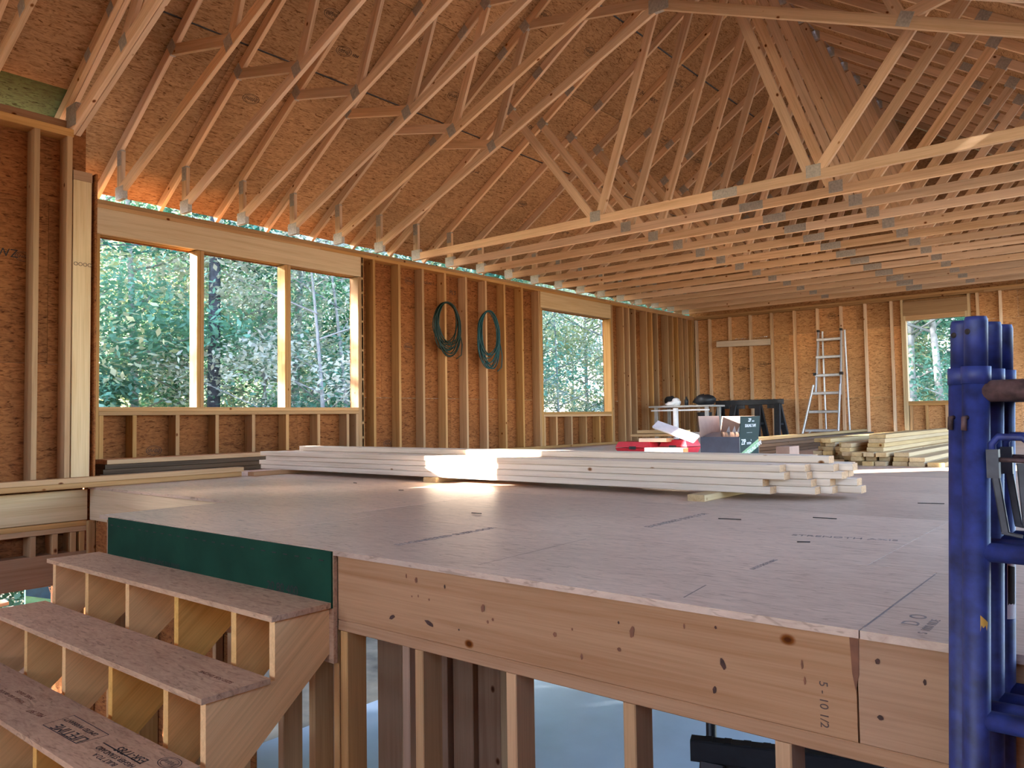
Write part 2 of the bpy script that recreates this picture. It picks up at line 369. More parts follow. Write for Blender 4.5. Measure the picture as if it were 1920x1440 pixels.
# printing on the rim: pencilled measurement, rust streak at the joint, knots
text('pencil_measurement', '5 - 10 1/2', 0.026, (6.597, 1.790, -0.128), (0, 0, -1), (1, 0, 0), deck, 'pencil')
M['stain'] = mk_plain('brown_stain', (0.19, 0.075, 0.035), 0.8, noise=0.3); M['darkknot'] = mk_plain('dark_knot', (0.06, 0.025, 0.015), 0.8, noise=0.4, scale=80)
V = [(6.664, 0, -0.022), (6.684, 0, -0.02), (6.682, 0, -0.10), (6.674, 0, -0.135), (6.668, 0, -0.1)]
link('stain', mesh('stain', [(v[0]-6.67, 0, v[2]+0.08) for v in V], [(0, 4, 3, 2, 1)]), deck, M['stain'], Matrix.Translation((6.67, 1.7895, -0.08)))
def knot(x, z, a, b, rot, parent, y=1.7893, mat='stain'):
    a *= .75; b *= .8; mat = 'stain' if mat == 'stain' else 'darkknot'
    V = [(a*math.cos(2*math.pi*i/10)*(1+0.25*math.sin(3*i)), 0, b*math.sin(2*math.pi*i/10)) for i in range(10)]
    link('knot', mesh('knot', V, [tuple(range(9, -1, -1))]), parent, M[mat], Matrix.Translation((x, y, z)) @ Matrix.Rotation(rot, 4, 'Y'))
for x, z, a, b, r, mt in ((5.192, -0.197, .018, .008, -.5, 'ink'), (5.369, -0.190, .026, .009, .3, 'ink'), (5.264, -0.052, .004, .010, 0, 'stain'), (5.31, -0.06, .007, .012, .1, 'stain'),
                       (5.44, -0.065, .004, .008, 0, 'ink'), (5.32, -0.11, .004, .006, 0, 'stain'), (5.29, -.115, .004, .004, 0, 'stain'), (5.37, -.115, .005, .005, 0, 'stain'), (5.6, -.11, .009, .016, .2, 'stain'), (5.62, -.148, .006, .007, 0, 'stain'), (5.64, -.138, .006, .006, 0, 'stain'),
                       (5.5, -.19, .004, .004, 0, 'ink'), (6.08, -0.08, .004, .005, 0, 'ink'), (5.93, -0.121, .004, .005, 0, 'stain'), (6.12, -.098, .009, .02, .2, 'stain'), (5.87, -.145, .008, .009, 0, 'stain'), (5.96, -.19, .005, .011, 0, 'stain'), (6.37, -0.134, .008, .018, -.3, 'ink'), (6.354, -0.05, .004, .005, 0, 'ink'),
                       (6.347, -0.2, .006, .012, .2, 'ink'), (6.72, -0.064, .006, .008, .3, 'ink'), (6.722, -0.181, .008, .007, 0, 'ink'), (6.56, -.10, .003, .014, 0, 'stain'), (6.565, -.135, .003, .012, 0, 'stain'), (6.81, -.09, .004, .008, 0, 'ink'), (6.27, -.06, .003, .009, 0, 'stain'), (6.08, -.15, .008, .007, .2, 'stain')):
    knot(x, z, a, b, r, deck, mat=mt)
M['faint'] = mk_plain('worn_print', (0.21, 0.165, 0.14), 0.7, noise=0.3)
# printed panel lettering and nailing lines on the deck
def dline(x0, y0, x1, y1, w=0.006):
    d = Vector((x1-x0, y1-y0, 0)); n = Vector((-d.y, d.x, 0)).normalized()*w/2; c = Vector(((x0+x1)/2, (y0+y1)/2, 0))
    V = [Vector((x0, y0, 0))-n-c, Vector((x0, y0, 0))+n-c, Vector((x1, y1, 0))+n-c, Vector((x1, y1, 0))-n-c]
    link('printed_line', mesh('printed_line', V, [(3, 2, 1, 0)]), deck, M['faint'], Matrix.Translation((c.x, c.y, 0.0006)))
dline(5.52, 1.86, 5.5, 2.5, 0.003); dline(6.25, 1.83, 6.23, 2.0, 0.004); dline(6.692, 1.8, 6.692, 2.5, 0.004)
text('panel_print', 'D  O', 0.05, (6.78, 1.88, 0.0005), (0, 1, 0), (-1, 0, 0), deck, 'faint')
text('panel_print', 'S  1000 RIDE', 0.026, (6.81, 1.82, 0.0005), (0, 1, 0), (-1, 0, 0), deck, 'faint')
text('panel_print', 'RATED SHEATHING', 0.022, (6.25, 2.28, 0.0005), (0, 1, 0), (-1, 0, 0), deck, 'faint')
text('panel_print', 'ENGINEERED SUBFLOOR', 0.05, (5.02, 1.98, 0.0005), (0, 1, 0), (-1, 0, 0), deck, 'faint')
text('panel_print', 'ENGINEERED SUBFLOOR', 0.05, (5.55, 2.9, 0.0005), (0, 1, 0), (-1, 0, 0), deck, 'faint')
text('panel_print', 'STRENGTH AXIS', 0.05, (6.1, 3.0, 0.0005), (1, 0.2, 0), (0, 1, 0), deck, 'faint')

# ------------------------------------------------------------------ walls
def sheath(parent, plane, at, th, u0, u1, v0, v1, holes, rows_v, du, mat='wall_osb', shift=0.0, name='sheathing_panel'):
    """panels in a wall plane; plane 'X' -> u is y ; plane 'Y' -> u is x"""
    out = []
    vs = [v0] + [r for r in rows_v if v0 < r < v1] + [v1]
    for k, (a, b) in enumerate(zip(vs[:-1], vs[1:])):
        u = u0 - (shift if k % 2 else shift+du/2) % du
        while u < u1:
            a0, a1 = max(u, u0), min(u+du, u1)
            if a1-a0 > 0.02:
                rs = rect_minus((a0, a+0.001, a1-0.002, b-0.001), holes)
                if rs:
                    bx = [((at, r[0], r[1], at+th, r[2], r[3]) if plane == 'X' else (r[0], at, r[1], r[2], at+th, r[3])) for r in rs]
                    c = ((at, (a0+a1)/2, (a+b)/2) if plane == 'X' else ((a0+a1)/2, at, (a+b)/2))
                    # local X runs along the panel
                    V, F = boxes(bx, c)
                    if plane == 'X': V = [(v[1], -v[0], v[2]) for v in V]; mw = Matrix.Translation(c) @ Matrix.Rotation(math.pi/2, 4, 'Z')
                    else: mw = Matrix.Translation(c)
                    out.append(link(name, mesh(name, V, F), parent, M[mat], mw))
            u += du
    return out
D = 0.14
wl = empty('wall_left', (0, 2.6, 0), 'long outer wall of open studs and brown sheathing with window openings', 'wall', kind='structure')
W1 = (3.02, 5.93, 0.618, 2.15); W2 = (9.51, 11.42, 0.555, 2.14)
def inw(y, m=0.09): return any(w[0]-m < y < w[1]+m for w in (W1, W2))
Y0, Y1 = 2.62, 14.6
stick('bottom_plate', (-D/2, Y0, 0.019), (-D/2, Y1, 0.019), D, 0.038, (1, 0, 0), wl)
for a, b in ((Y0, 5.4), (5.4, 8.95), (8.95, 12.4), (12.4, Y1)):
    stick('top_plate', (-D/2, a, HW-0.057), (-D/2, b-0.002, HW-0.057), D, 0.038, (1, 0, 0), wl)
for a, b in ((Y0, 7.43), (7.43, 11.3), (11.3, Y1)):
    stick('top_plate', (-D/2, a, HW-0.019), (-D/2, b-0.002, HW-0.019), D, 0.038, (1, 0, 0), wl)
ys = [6.178+0.4064*k for k in range(-9, 21)]
for y in ys:
    if inw(y): continue
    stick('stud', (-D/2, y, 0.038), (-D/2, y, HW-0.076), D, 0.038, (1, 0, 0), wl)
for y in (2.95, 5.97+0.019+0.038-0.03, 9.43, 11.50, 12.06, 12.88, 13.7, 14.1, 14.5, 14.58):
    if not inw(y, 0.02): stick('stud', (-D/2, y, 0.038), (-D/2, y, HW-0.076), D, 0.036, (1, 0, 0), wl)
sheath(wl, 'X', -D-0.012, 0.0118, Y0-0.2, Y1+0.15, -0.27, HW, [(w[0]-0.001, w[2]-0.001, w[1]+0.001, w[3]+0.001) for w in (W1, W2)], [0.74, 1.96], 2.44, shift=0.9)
for k, (y, z) in enumerate(((6.878, 2.241), (6.85, 1.395), (6.50, 0.175), (3.58, 0.21), (12.3, 1.2))):
    stamp(wl, (-D+0.0008, y, z), (0, 1, 0), (0, 0, 1), 0.075, False, k)
text('stamp_print', 'EXPOSURE 1   24/16', 0.045, (-D+0.0008, 7.07, 2.24), (0, 1, 0), (0, 0, 1), wl)
text('stamp_print', 'PS 2', 0.07, (-D+0.0008, 7.62, 2.16), (0, 1, 0), (0, 0, 1), wl)

def window_x(idx, w, mulls, ky):
    y0, y1, z0, z1 = w
    e = empty('window_%d' % idx, (0, (y0+y1)/2, z0), 'unglazed window opening framed in lumber, trees outside', 'window', kind='structure')
    stick('header', (-0.02, y0-0.04, (z1+0.0+HW-0.076)/2+0.006), (-0.02, y1+0.04, (z1+HW-0.076)/2+0.006), HW-0.076-z1-0.012, 0.038, (0, 0, 1), e, 'lsl')
    stick('header', (-0.1, y0-0.04, (z1+HW-0.076)/2+0.006), (-0.1, y1+0.04, (z1+HW-0.076)/2+0.006), HW-0.076-z1-0.012, 0.076, (0, 0, 1), e)
    stick('sill', (-D/2, y0, z0-0.019), (-D/2, y1, z0-0.019), D, 0.038, (1, 0, 0), e)
    stick('sill', (-D/2, y0, z0-0.057), (-D/2, y1, z0-0.057), D, 0.036, (1, 0, 0), e)
    for s, yy in ((-1, y0), (1, y1)):
        stick('jack_stud', (-D/2, yy+s*0.019, 0.038), (-D/2, yy+s*0.019, z1+0.006), D, 0.038, (1, 0, 0), e)
        stick('king_stud', (-D/2, yy+s*0.0575, 0.038), (-D/2, yy+s*0.0575, HW-0.076), D, 0.037, (1, 0, 0), e)
    for y in ky:
        stick('cripple_stud', (-D/2, y, 0.038), (-D/2, y, z0-0.076), D, 0.038, (1, 0, 0), e)
    for a, b in mulls:
        for q in (0, 1):
            yy = a+(b-a)*(0.25+0.5*q)
            stick('mullion_stud', (-D/2, yy, z0), (-D/2, yy, z1+0.006), D, (b-a)/2-0.001, (1, 0, 0), e)
    return e
window_x(1, W1, [(3.93, 4.005), (4.93, 5.005)], [6.178+0.4064*k for k in range(-7, 0)] + [3.04, 5.91])
window_x(2, W2, [], [6.178+0.4064*k for k in range(9, 13)] + [9.53])

# back wall, its inner stud faces at y = BY
BY = 14.6
wb = empty('wall_back', (3.9, BY, 0), 'far end wall of open studs and brown sheathing', 'wall', kind='structure')
W3 = (3.93, 4.82, 0.655, 2.03)
stick('bottom_plate', (0, BY+0.045, 0.019), (7.74, BY+0.045, 0.019), 0.09, 0.038, (0, 1, 0), wb)
stick('top_plate', (0, BY+0.045, HW-0.057), (5.1, BY+0.045, HW-0.057), 0.09, 0.038, (0, 1, 0), wb)
stick('top_plate', (5.102, BY+0.045, HW-0.057), (7.74, BY+0.045, HW-0.057), 0.09, 0.038, (0, 1, 0), wb)
stick('top_plate', (0, BY+0.045, HW-0.019), (7.74, BY+0.045, HW-0.019), 0.09, 0.038, (0, 1, 0), wb)
for x in (0.03, 0.32, 0.745, 1.165, 1.585, 2.02, 2.44, 2.86, 3.27, 3.70, 5.0, 5.32, 5.73, 6.14, 6.55, 6.96, 7.37, 7.72):
    stick('stud', (x, BY+0.045, 0.038), (x, BY+0.045, HW-0.076), 0.089, 0.038, (0, 1, 0), wb, 'truss')  # lighter lumber colour stands in for the light on this wall
sheath(wb, 'Y', BY+0.0925, 0.0118, -0.15, 7.9, -0.27, HW+0.1, [(W3[0]-.001, W3[2]-.001, W3[1]+.001, W3[3]+.001)], [0.74, 1.96], 2.44, 'lit_wall_osb', shift=0.4)
for k, (x, z) in enumerate(((0.949, 1.364), (1.36, 1.435), (2.68, 2.239))):
    stamp(wb, (x, BY+0.0915, z), (1, 0, 0), (0, 0, 1), 0.085, True, 20+k)
brace = stick('nailed_brace', (0.49, BY-0.02, 1.872), (1.585, BY-0.02, 1.842), 0.115, 0.036, (0, 0, 1), None, 'pale'); tag(brace, 'short pale board nailed across three studs of the far wall', 'board')
e3 = empty('window_3', (4.4, BY, 0.65), 'unglazed window opening in the far wall', 'window', kind='structure')
stick('header', (W3[0]-0.04, BY+0.02, 2.235), (W3[1]+0.04, BY+0.02, 2.235), 0.235, 0.038, (0, 0, 1), e3, 'stud')
stick('header', (W3[0], BY+0.045, 2.073), (W3[1], BY+0.045, 2.073), 0.085, 0.088, (0, 0, 1), e3, 'stud')
for zz in (W3[2]-0.019, W3[2]-0.057): stick('sill', (W3[0], BY+0.045, zz), (W3[1], BY+0.045, zz), 0.089, 0.037, (0, 1, 0), e3)
for s, xx in ((-1, W3[0]), (1, W3[1])):
    stick('jack_stud', (xx+s*0.019, BY+0.045, 0.038), (xx+s*0.019, BY+0.045, 2.116), 0.089, 0.038, (0, 1, 0), e3, 'lsl')
    stick('king_stud', (xx+s*0.058, BY+0.045, 0.038), (xx+s*0.058, BY+0.045, HW-0.076), 0.089, 0.038, (0, 1, 0), e3, 'lsl')
for x in (3.96, 4.2, 4.5, 4.79): stick('cripple_stud', (x, BY+0.045, 0.038), (x, BY+0.045, W3[2]-0.076), 0.089, 0.038, (0, 1, 0), e3)
# gable end above the back wall
V = [(-0.55, 2.6), (3.87, 5.56), (8.29, 2.6), (8.29, 2.56), (-0.55, 2.56)]
gb = mesh('gable', [(v[0], -0.006, v[1]) for v in V] + [(v[0], 0.006, v[1]) for v in V], [(4, 3, 2, 1, 0), (5, 6, 7, 8, 9)] + [(i, (i+1) % 5, (i+1) % 5+5, i+5) for i in range(5)])
link('gable_sheathing', gb, wb, M['roof_osb'], Matrix.Translation((0, BY+0.11, 0)))

# foyer side wall (x = FX), taller, with the landing post at its end
FX = 0.97
wf = empty('wall_foyer', (FX, 2.5, 0), 'taller foyer wall of open studs and sheathing beside the stairs', 'wall', kind='structure')
FT = 2.69
SL = (0.90, 1.84, 0.87, 2.42)              # narrow side light opening outside the picture
stick('top_plate', (FX-D/2, -7.1, FT-0.03), (FX-D/2, 2.415, FT-0.03), D, 0.06, (1, 0, 0), wf)
stick('blocking', (FX-D+0.03, -7.1, FT+0.045), (FX-D+0.03, 2.40, FT+0.045), 0.09, 0.02, (0, 0, 1), wf, 'rim')
for y in (2.39, 2.167, 0.54, 0.13, -0.28, -0.69, -1.1, -1.5, -1.9, -2.7, -3.5, -4.3, -5.1, -5.9, -6.7):
    stick('stud', (FX-D/2, y, 0.038), (FX-D/2, y, FT-0.06), D, 0.038, (1, 0, 0), wf)
for y in (0.88, 1.86): stick('stud', (FX-D/2, y, 0.038), (FX-D/2, y, FT-0.06), D, 0.036, (1, 0, 0), wf)
stick('header', (FX-D/2, SL[0], 2.54), (FX-D/2, SL[1], 2.54), 0.16, 0.13, (0, 0, 1), wf); stick('sill', (FX-D/2, SL[0], SL[2]-.02), (FX-D/2, SL[1], SL[2]-.02), D, .038, (1, 0, 0), wf)
stick('bottom_plate', (FX-D/2, -7.1, 0.019), (FX-D/2, 2.41, 0.019), D, 0.038, (1, 0, 0), wf)
stick('corner_post', (FX-D/2+0.002, 2.482, 0.0), (FX-D/2+0.002, 2.482, 2.31), D, 0.13, (1, 0, 0), wf, 'lsl')
stick('post_plate', (FX-D/2+0.002, 2.415, 2.348), (FX-D/2+0.002, 2.55, 2.348), D, 0.074, (1, 0, 0), wf, 'rim')
stick('rim_joist', (FX-0.02, -7.1, -0.134), (FX-0.02, 2.535, -0.134), 0.226, 0.038, (0, 0, 1), wf, 'lsl')
for zz in (-0.270, -0.309): stick('plate', (FX-D/2, -7.1, zz), (FX-D/2, 2.53, zz), D, 0.038, (1, 0, 0), wf)
for y in (2.50, 2.44, 2.315, 2.17, 1.76, 1.355, 0.95, 0.54): stick('cripple_stud', (FX-D/2, y, -0.33), (FX-D/2, y, -0.474), D, 0.038, (1, 0, 0), wf)
stick('header', (FX-D/2, -0.5, -0.587), (FX-D/2, 2.53, -0.587), 0.226, D-0.01, (0, 0, 1), wf, 'rim')
stick('stud', (FX-D/2, 2.50, -0.70), (FX-D/2, 2.50, SLAB), D, 0.038, (1, 0, 0), wf); stick('stud', (FX-D/2, 2.44, -0.70), (FX-D/2, 2.44, SLAB), D, 0.038, (1, 0, 0), wf)
sheath(wf, 'X', FX-D-0.012, 0.0118, -7.16, 2.56, -0.30, FT+0.09, [SL[:1]+SL[2:3]+SL[1:2]+SL[3:]], [0.92, 2.14], 2.44, shift=0.3)
sheath(wf, 'X', FX-D-0.012, 0.0118, -7.16, 2.56, -0.70, -0.30, [], [], 2.44)
sheath(wf, 'X', FX-D-0.012, 0.0118, -7.16, 0.3, SLAB, -0.70, [], [], 2.44)
sheath(wf, 'X', FX-D-0.017, 0.003, -7.16, 2.56, -0.30, FT+0.09, [SL[:1]+SL[2:3]+SL[1:2]+SL[3:]], [], 30, 'under', name='seam_light_seal')  # unseen outer sheet added to stop sun leaking through the panel seams
text('stamp_print', 'WZ', 0.085, (FX-D+0.0008, 1.955, 1.685), (0, 1, 0), (0, 0, 1), wf)
stamp(wf, (FX-D+0.0008, 2.135, 1.70), (0, 1, 0), (0, 0, 1), 0.06, False, 31)
text('stamp_print', 'OOOO', 0.04, (FX+0.0035, 2.42, 1.66), (0, 1, 0), (0, 0, 1), wf, 'pencil')
# return wall between the two lines of wall
wr = empty('wall_return', (0.5, 2.6, 0), 'short return wall behind the corner post', 'wall', kind='structure')
sheath(wr, 'Y', 2.57, 0.0118, -0.15, 0.3, -2.7, 2.47, [], [0.92, 2.14], 2.44)
sheath(wr, 'Y', 2.57, 0.0118, 0.3, 0.99, -2.7, 2.385, [], [0.92, 2.14], 2.44)
sheath(wr, 'Y', 2.57, 0.0118, 0.99, 3.15, -2.7, -0.25, [], [], 2.44)
for x in (1.02, 1.38, 1.6, 2.0, 2.4, 2.8): stick('stud', (x, 2.54, -0.25), (x, 2.54, -2.7), 0.05, 0.038, (0, 1, 0), wr)

# right and front walls of the shell (behind and beside the camera)
wrt = empty('wall_right', (7.75, 6, 0), 'wall of studs and sheathing opposite the window wall', 'wall', kind='structure')
RX = 7.76
RH = [(-1.6, 0.9, 0.5, 2.3), (2.3, 0.03, 7.9, 2.36), (8.3, 0.03, 14.2, 2.36), (5.0, -2.5, 12.0, -0.5)]
sheath(wrt, 'X', RX+D, 0.0118, -7.16, 14.75, -2.7, HW+0.1, RH, [-1.5, -0.27, 0.74, 1.96], 2.44)
stick('top_plate', (RX+D/2, -7.1, HW-0.038), (RX+D/2, 14.6, HW-0.038), D, 0.076, (1, 0, 0), wrt)
for y in [-6.8+0.4064*k for k in range(53)]:
    if any(h[0]-0.05 < y < h[2]+0.05 for h in RH[:3]): continue
    stick('stud', (RX+D/2, y, 0.04), (RX+D/2, y, HW-0.076), D, 0.038, (1, 0, 0), wrt)
wfr = empty('wall_front', (4, -7.1, 0), 'front wall behind the stair foyer', 'wall', kind='structure')
sheath(wfr, 'Y', -7.15, 0.0118, FX-D, 7.9, -2.7, 5.6, [(2.0, 0.9, 7.2, 3.3)], [-1.5, -0.27, 0.95, 2.17, 3.4], 2.44)

# pony wall under the deck edge
pw = empty('wall_pony', (5, 1.84, SLAB), 'stud wall carrying the deck edge', 'wall', kind='structure')
stick('top_plate', (4.905, 1.836, -0.266), (7.74, 1.836, -0.266), 0.089, 0.038, (0, 1, 0), pw, 'rim')
stick('top_plate', (3.0, 1.85, -0.266), (4.9, 1.85, -0.266), 0.089, 0.038, (0, 1, 0), pw)
for x in (4.934, 5.317, 5.705, 6.105, 6.51, 6.915, 7.32): stick('stud', (x, 1.836, -0.285), (x, 1.836, SLAB), 0.089, 0.038, (0, 1, 0), pw)
stick('stud', (4.879, 1.845, -0.285), (4.879, 1.845, SLAB), 0.089, 0.030, (0, 1, 0), pw)
for x in (4.70, 4.50, 4.13, 3.72, 3.31, 3.03): stick('stud', (x, 1.87, -0.285), (x, 1.87, SLAB), 0.089, 0.038, (0, 1, 0), pw)
sheath(wl, 'X', -D-0.012, 0.0118, 2.57, 4.5, SLAB-.1, -0.27, [], [], 2.44)  # sheathing added here to block low sun from the lower slab
bw = empty('wall_bearing', (4, 3, SLAB), 'stud wall of the lower level below the deck', 'wall', kind='structure')
for (x, y, w, t) in ((5.045, 2.05, 0.038, 0.13), (3.86, 3.0, 0.20, 0.09), (4.28, 3.0, 0.10, 0.14), (4.42, 3.02, 0.14, 0.14), (4.57, 3.04, 0.15, 0.12), (3.4, 3.0, 0.14, 0.038)):
    stick('post', (x, y, -0.25), (x, y, SLAB), w, t, (1, 0, 0), bw, 'rim')
for y in (3.6, 5.2, 6.8, 8.4, 10.0, 11.6, 13.2, 14.5): stick('post', (0.2, y, -0.25), (0.2, y, SLAB), 0.14, 0.09, (1, 0, 0), bw)
stick('beam', (0.1, 2.6, -0.36), (0.1, 14.6, -0.36), 0.22, 0.09, (0, 0, 1), bw)

# ------------------------------------------------------------------ roof : sheathing
P1 = 0.6667
def roof_z(x): return 2.9935+P1*(x if x < 3.87 else 7.74-x)
rf = empty('ceiling', (3.87, 8, 5.5), 'underside of the roof sheathing above the trusses', 'ceiling', kind='structure')
def roof_panel(parent, x0, x1, y0, y1, zf, mat='roof_osb', th=0.012, mirror=False, name='sheathing_panel'):
    if mirror: x0, x1 = 7.74-x0, 7.74-x1
    a, b = Vector((x0, (y0+y1)/2, zf(x0))), Vector((x1, (y0+y1)/2, zf(x1)))
    d = (b-a).normalized(); u = Vector((0, 1, 0)); n = d.cross(u)
    if n.z < 0: n = -n
    c = (a+b)/2+n*th/2; h = (b-a).length/2; w = (y1-y0)/2
    x = u; y = n.cross(x)
    V, F = boxes([(-w, -h, -th/2, w, h, th/2)])
    return link(name, mesh(name, V, F), parent, M[mat], Matrix(((x.x, y.x, n.x, c.x), (x.y, y.y, n.y, c.y), (x.z, y.z, n.z, c.z), (0, 0, 0, 1))))
rb = [-0.50, 0.15, 1.155, 1.965, 2.775, 3.87]
for mir in (False, True):
    for i, (a, b) in enumerate(zip(rb[:-1], rb[1:])):
        y = 2.49 - (1.22 if i % 2 else 0)
        while y < 15.0:
            a0, a1 = max(y, 2.49), min(y+2.44, 15.0)
            if a1-a0 > 0.05: roof_panel(rf, a+(0.0 if i == 0 else 0.002 if i in (1, 3) else 0.014), b-0.002, a0+0.0015, a1-0.0015, roof_z, mirror=mir)
            y += 2.44
    roof_panel(rf, -0.50, 3.86, 2.49, 15.0, lambda x: roof_z(x)+0.03, 'under', 0.006, mir, 'underlay')
# lower foyer roof and the gable strip that closes the step
def froof_z(x): return 2.507+0.6*(x if x < 3.87 else 7.74-x)
fr = empty('ceiling_foyer', (3.87, 0, 4.8), 'underside of the foyer roof sheathing', 'ceiling', kind='structure')
M['greenish'] = mk_osb('greenish_sheathing', (0.105, 0.135, 0.055), (0.09, 0.10, 0.042), (0.055, 0.045, 0.02))  # greener, darker sheathing colour for the eave row of the foyer roof
for mir in (False, True):
    x_e = 0.38 if not mir else -0.4
    roof_panel(fr, x_e, 0.86, -7.3, 2.50, froof_z, 'greenish' if not mir else 'roof_osb', mirror=mir)
    for k, (a, b) in enumerate(((0.86, 1.88), (1.88, 2.9), (2.9, 3.87))):
        for (c, d) in ((-7.3, -4.2), (-4.2, -1.8), (-1.8, 0.6), (0.6, 2.50)):
            roof_panel(fr, a+0.001, b-0.001, c, d-0.003, froof_z, mirror=mir)
V = []
for x in (-0.5, 3.87, 8.24): V.append((x, roof_z(x)+0.05))
for x in (8.24, 3.87, -0.5): V.append((x, froof_z(x)-0.0))
gp = mesh('gable_step', [(x, 0, z) for x, z in V], [(0, 1, 4, 5), (1, 2, 3, 4)])
link('gable_sheathing', gp, fr, M['roof_osb'], Matrix.Translation((0, 2.515, 0)))
# mill stamps on the roof sheathing
nrm = Vector((-P1, 0, 1)).normalized()
for k, (x, y) in enumerate(((1.42, 4.61), (0.75, 4.05), (2.46, 6.4), (2.40, 7.30), (2.60, 9.0), (2.01, 9.75), (0.79, 7.03), (1.99, 10.85), (1.65, 4.3), (1.78, 5.33), (1.45, 6.07), (0.6, 8.3), (0.4, 9.5), (2.3, 5.2))):
    stamp(rf, Vector((x, y, roof_z(x)))-nrm*0.0015, Vector((0, 1, 0)), Vector((-1, 0, -P1)), 0.085, k % 2 == 0, 40+k)
for (x, y, s) in ((2.35, 8.3, 'RATED SHEATHING'), (2.27, 8.35, '24 INCH SPAN'), (1.35, 9.3, 'SIZED FOR SPACING'), (1.5, 7.0, 'THIS SIDE DOWN')):
    text('stamp_print', s, 0.075, Vector((x, y, roof_z(x)))-nrm*0.0015, (0, 1, 0), Vector((-1, 0, -P1)), rf)

# ------------------------------------------------------------------ roof trusses
TD, TT = 0.089, 0.038
def mem(parent, name, a, b, w=TD, t=0.036, y=0.0):
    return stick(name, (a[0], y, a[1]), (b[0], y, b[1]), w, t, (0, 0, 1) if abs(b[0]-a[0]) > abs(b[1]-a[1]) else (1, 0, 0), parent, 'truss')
PLATES = {}
def plate(parent, c, w, h, ang=0.0, t=0.0415):
    k = (w, h, t)
    if k not in PLATES:
        V, F = boxes([(-w/2, -t/2, -h/2, w/2, t/2, h/2)])
        # toothed ribs pressed into the near face
        n = max(3, int(w/0.011)); bx = []
        for i in range(n):
            x = -w/2+w*(i+0.5)/n; bx.append((x-0.0018, -t/2-0.0016, -h/2*0.92, x+0.0018, -t/2, h/2*0.92))
        V2, F2 = boxes(bx); b = len(V); V += V2; F += [tuple(i+b for i in f) for f in F2]
        me = mesh('nail_plate', V, F); me.materials.append(M['galv']); PLATES[k] = me
    return link('nail_plate', PLATES[k], parent, None, Matrix.Translation((c[0], 0, c[1])) @ Matrix.Rotation(-ang, 4, 'Y'))
def mx(p): return (7.74-p[0], p[1])
TA = math.atan(P1); CX = 3.87
def tc(x): return 2.94+P1*x
def top_chords(t):
    for f in (lambda p: p, mx):
        mem(t, 'top_chord', f((-0.47, tc(-0.47))), f((2.02, tc(2.02))), t=TT)
        mem(t, 'top_chord', f((2.024, tc(2.024))), f((CX-0.003, tc(CX-0.003))), t=TT)
        s = 1 if f((0, 0))[0] == 0 else -1
        plate(t, f((2.03, tc(2.03))), 0.13, 0.085, s*TA)
    plate(t, (CX, tc(CX)-0.035), 0.15, 0.13)
def heel(t, f):
    mem(t, 'heel_web', f((0.05, 2.566)), f((0.05, tc(0.05)-0.053)))
    plate(t, f((0.05, 2.865)), 0.075, 0.14); plate(t, f((0.055, 2.545)), 0.15, 0.12)
def flat_truss(name):
    t = empty(name)
    mem(t, 'bottom_chord', (0, 2.5195), (4.178, 2.5195), t=TT); mem(t, 'bottom_chord', (4.182, 2.5195), (7.74, 2.5195), t=TT)
    plate(t, (4.18, 2.5195), 0.24, 0.085)
    top_chords(t)
    for f in (lambda p: p, mx):
        s = 1 if f((0, 0))[0] == 0 else -1
        heel(t, f)
        mem(t, 'web', f((1.62, tc(1.62)-0.05)), f((2.70, 2.566)))
        mem(t, 'web', f((2.80, 2.566)), f((CX-0.06, tc(CX)-0.13)))
        plate(t, f((1.61, tc(1.61)-0.01)), 0.11, 0.12, s*TA); plate(t, f((2.75, 2.555)), 0.125, 0.11)
    return t
def sc(x): return 2.548+0.42*x
def scissor_truss(name):
    t = empty(name); top_chords(t)
    for f in (lambda p: p, mx):
        s = 1 if f((0, 0))[0] == 0 else -1
        mem(t, 'bottom_chord', f((-0.02, sc(-0.02))), f((CX-0.003, sc(CX))), t=TT)
        heel(t, f)
        mem(t, 'web', f((1.0, tc(1.0)-0.04)), f((1.86, sc(1.86)+0.045)))
        mem(t, 'web', f((1.9, sc(1.9)+0.05)), f((2.33, tc(2.33)-0.05)))
        mem(t, 'web', f((2.40, tc(2.35)-0.02)), f((CX-0.08, sc(CX)+0.045)))
        plate(t, f((0.99, tc(0.99)-0.005)), 0.10, 0.12, s*TA); plate(t, f((1.86, sc(1.86)+0.02)), 0.10, 0.11, s*0.4)
        plate(t, f((2.33, tc(2.33)-0.005)), 0.10, 0.12, s*TA)
    mem(t, 'king_web', (CX, sc(CX)+0.05), (CX, tc(CX)-0.07)); plate(t, (CX, sc(CX)+0.0), 0.2, 0.13)
    return t
ORD = ['first', 'second', 'third', 'fourth', 'fifth', 'sixth', 'seventh', 'eighth', 'ninth', 'tenth', 'eleventh', 'twelfth', 'thirteenth', 'fourteenth']
TY1 = 6.833
t0 = flat_truss('roof_truss')
for k in range(13):
    t = t0 if k == 0 else copy_tree(t0)
    t.matrix_basis = Matrix.Translation((0, TY1+0.6096*k, 0))
    tag(t, ('flat-bottomed roof truss bordering the vaulted scissor trusses' if k == 0 else 'last flat-bottomed roof truss, hard against the far wall' if k == 12 else
            '%s flat-bottomed roof truss counted from the vaulted trusses' % ORD[k]), 'roof truss', 'flat-bottomed roof trusses')
t1 = scissor_truss('scissor_truss')
for k in range(6):
    t = t1 if k == 0 else copy_tree(t1)
    t.matrix_basis = Matrix.Translation((0, TY1-0.6096*(k+1), 0))
    tag(t, ('vaulted scissor truss bordering the flat-bottomed trusses' if k == 0 else '%s vaulted scissor truss counted from the flat-bottomed trusses' % ORD[k]), 'roof truss', 'vaulted scissor trusses')
def fo_top(x): return 2.507+0.6*x-0.055
def fo_bot(x): return 2.738+0.41*(x-0.97)
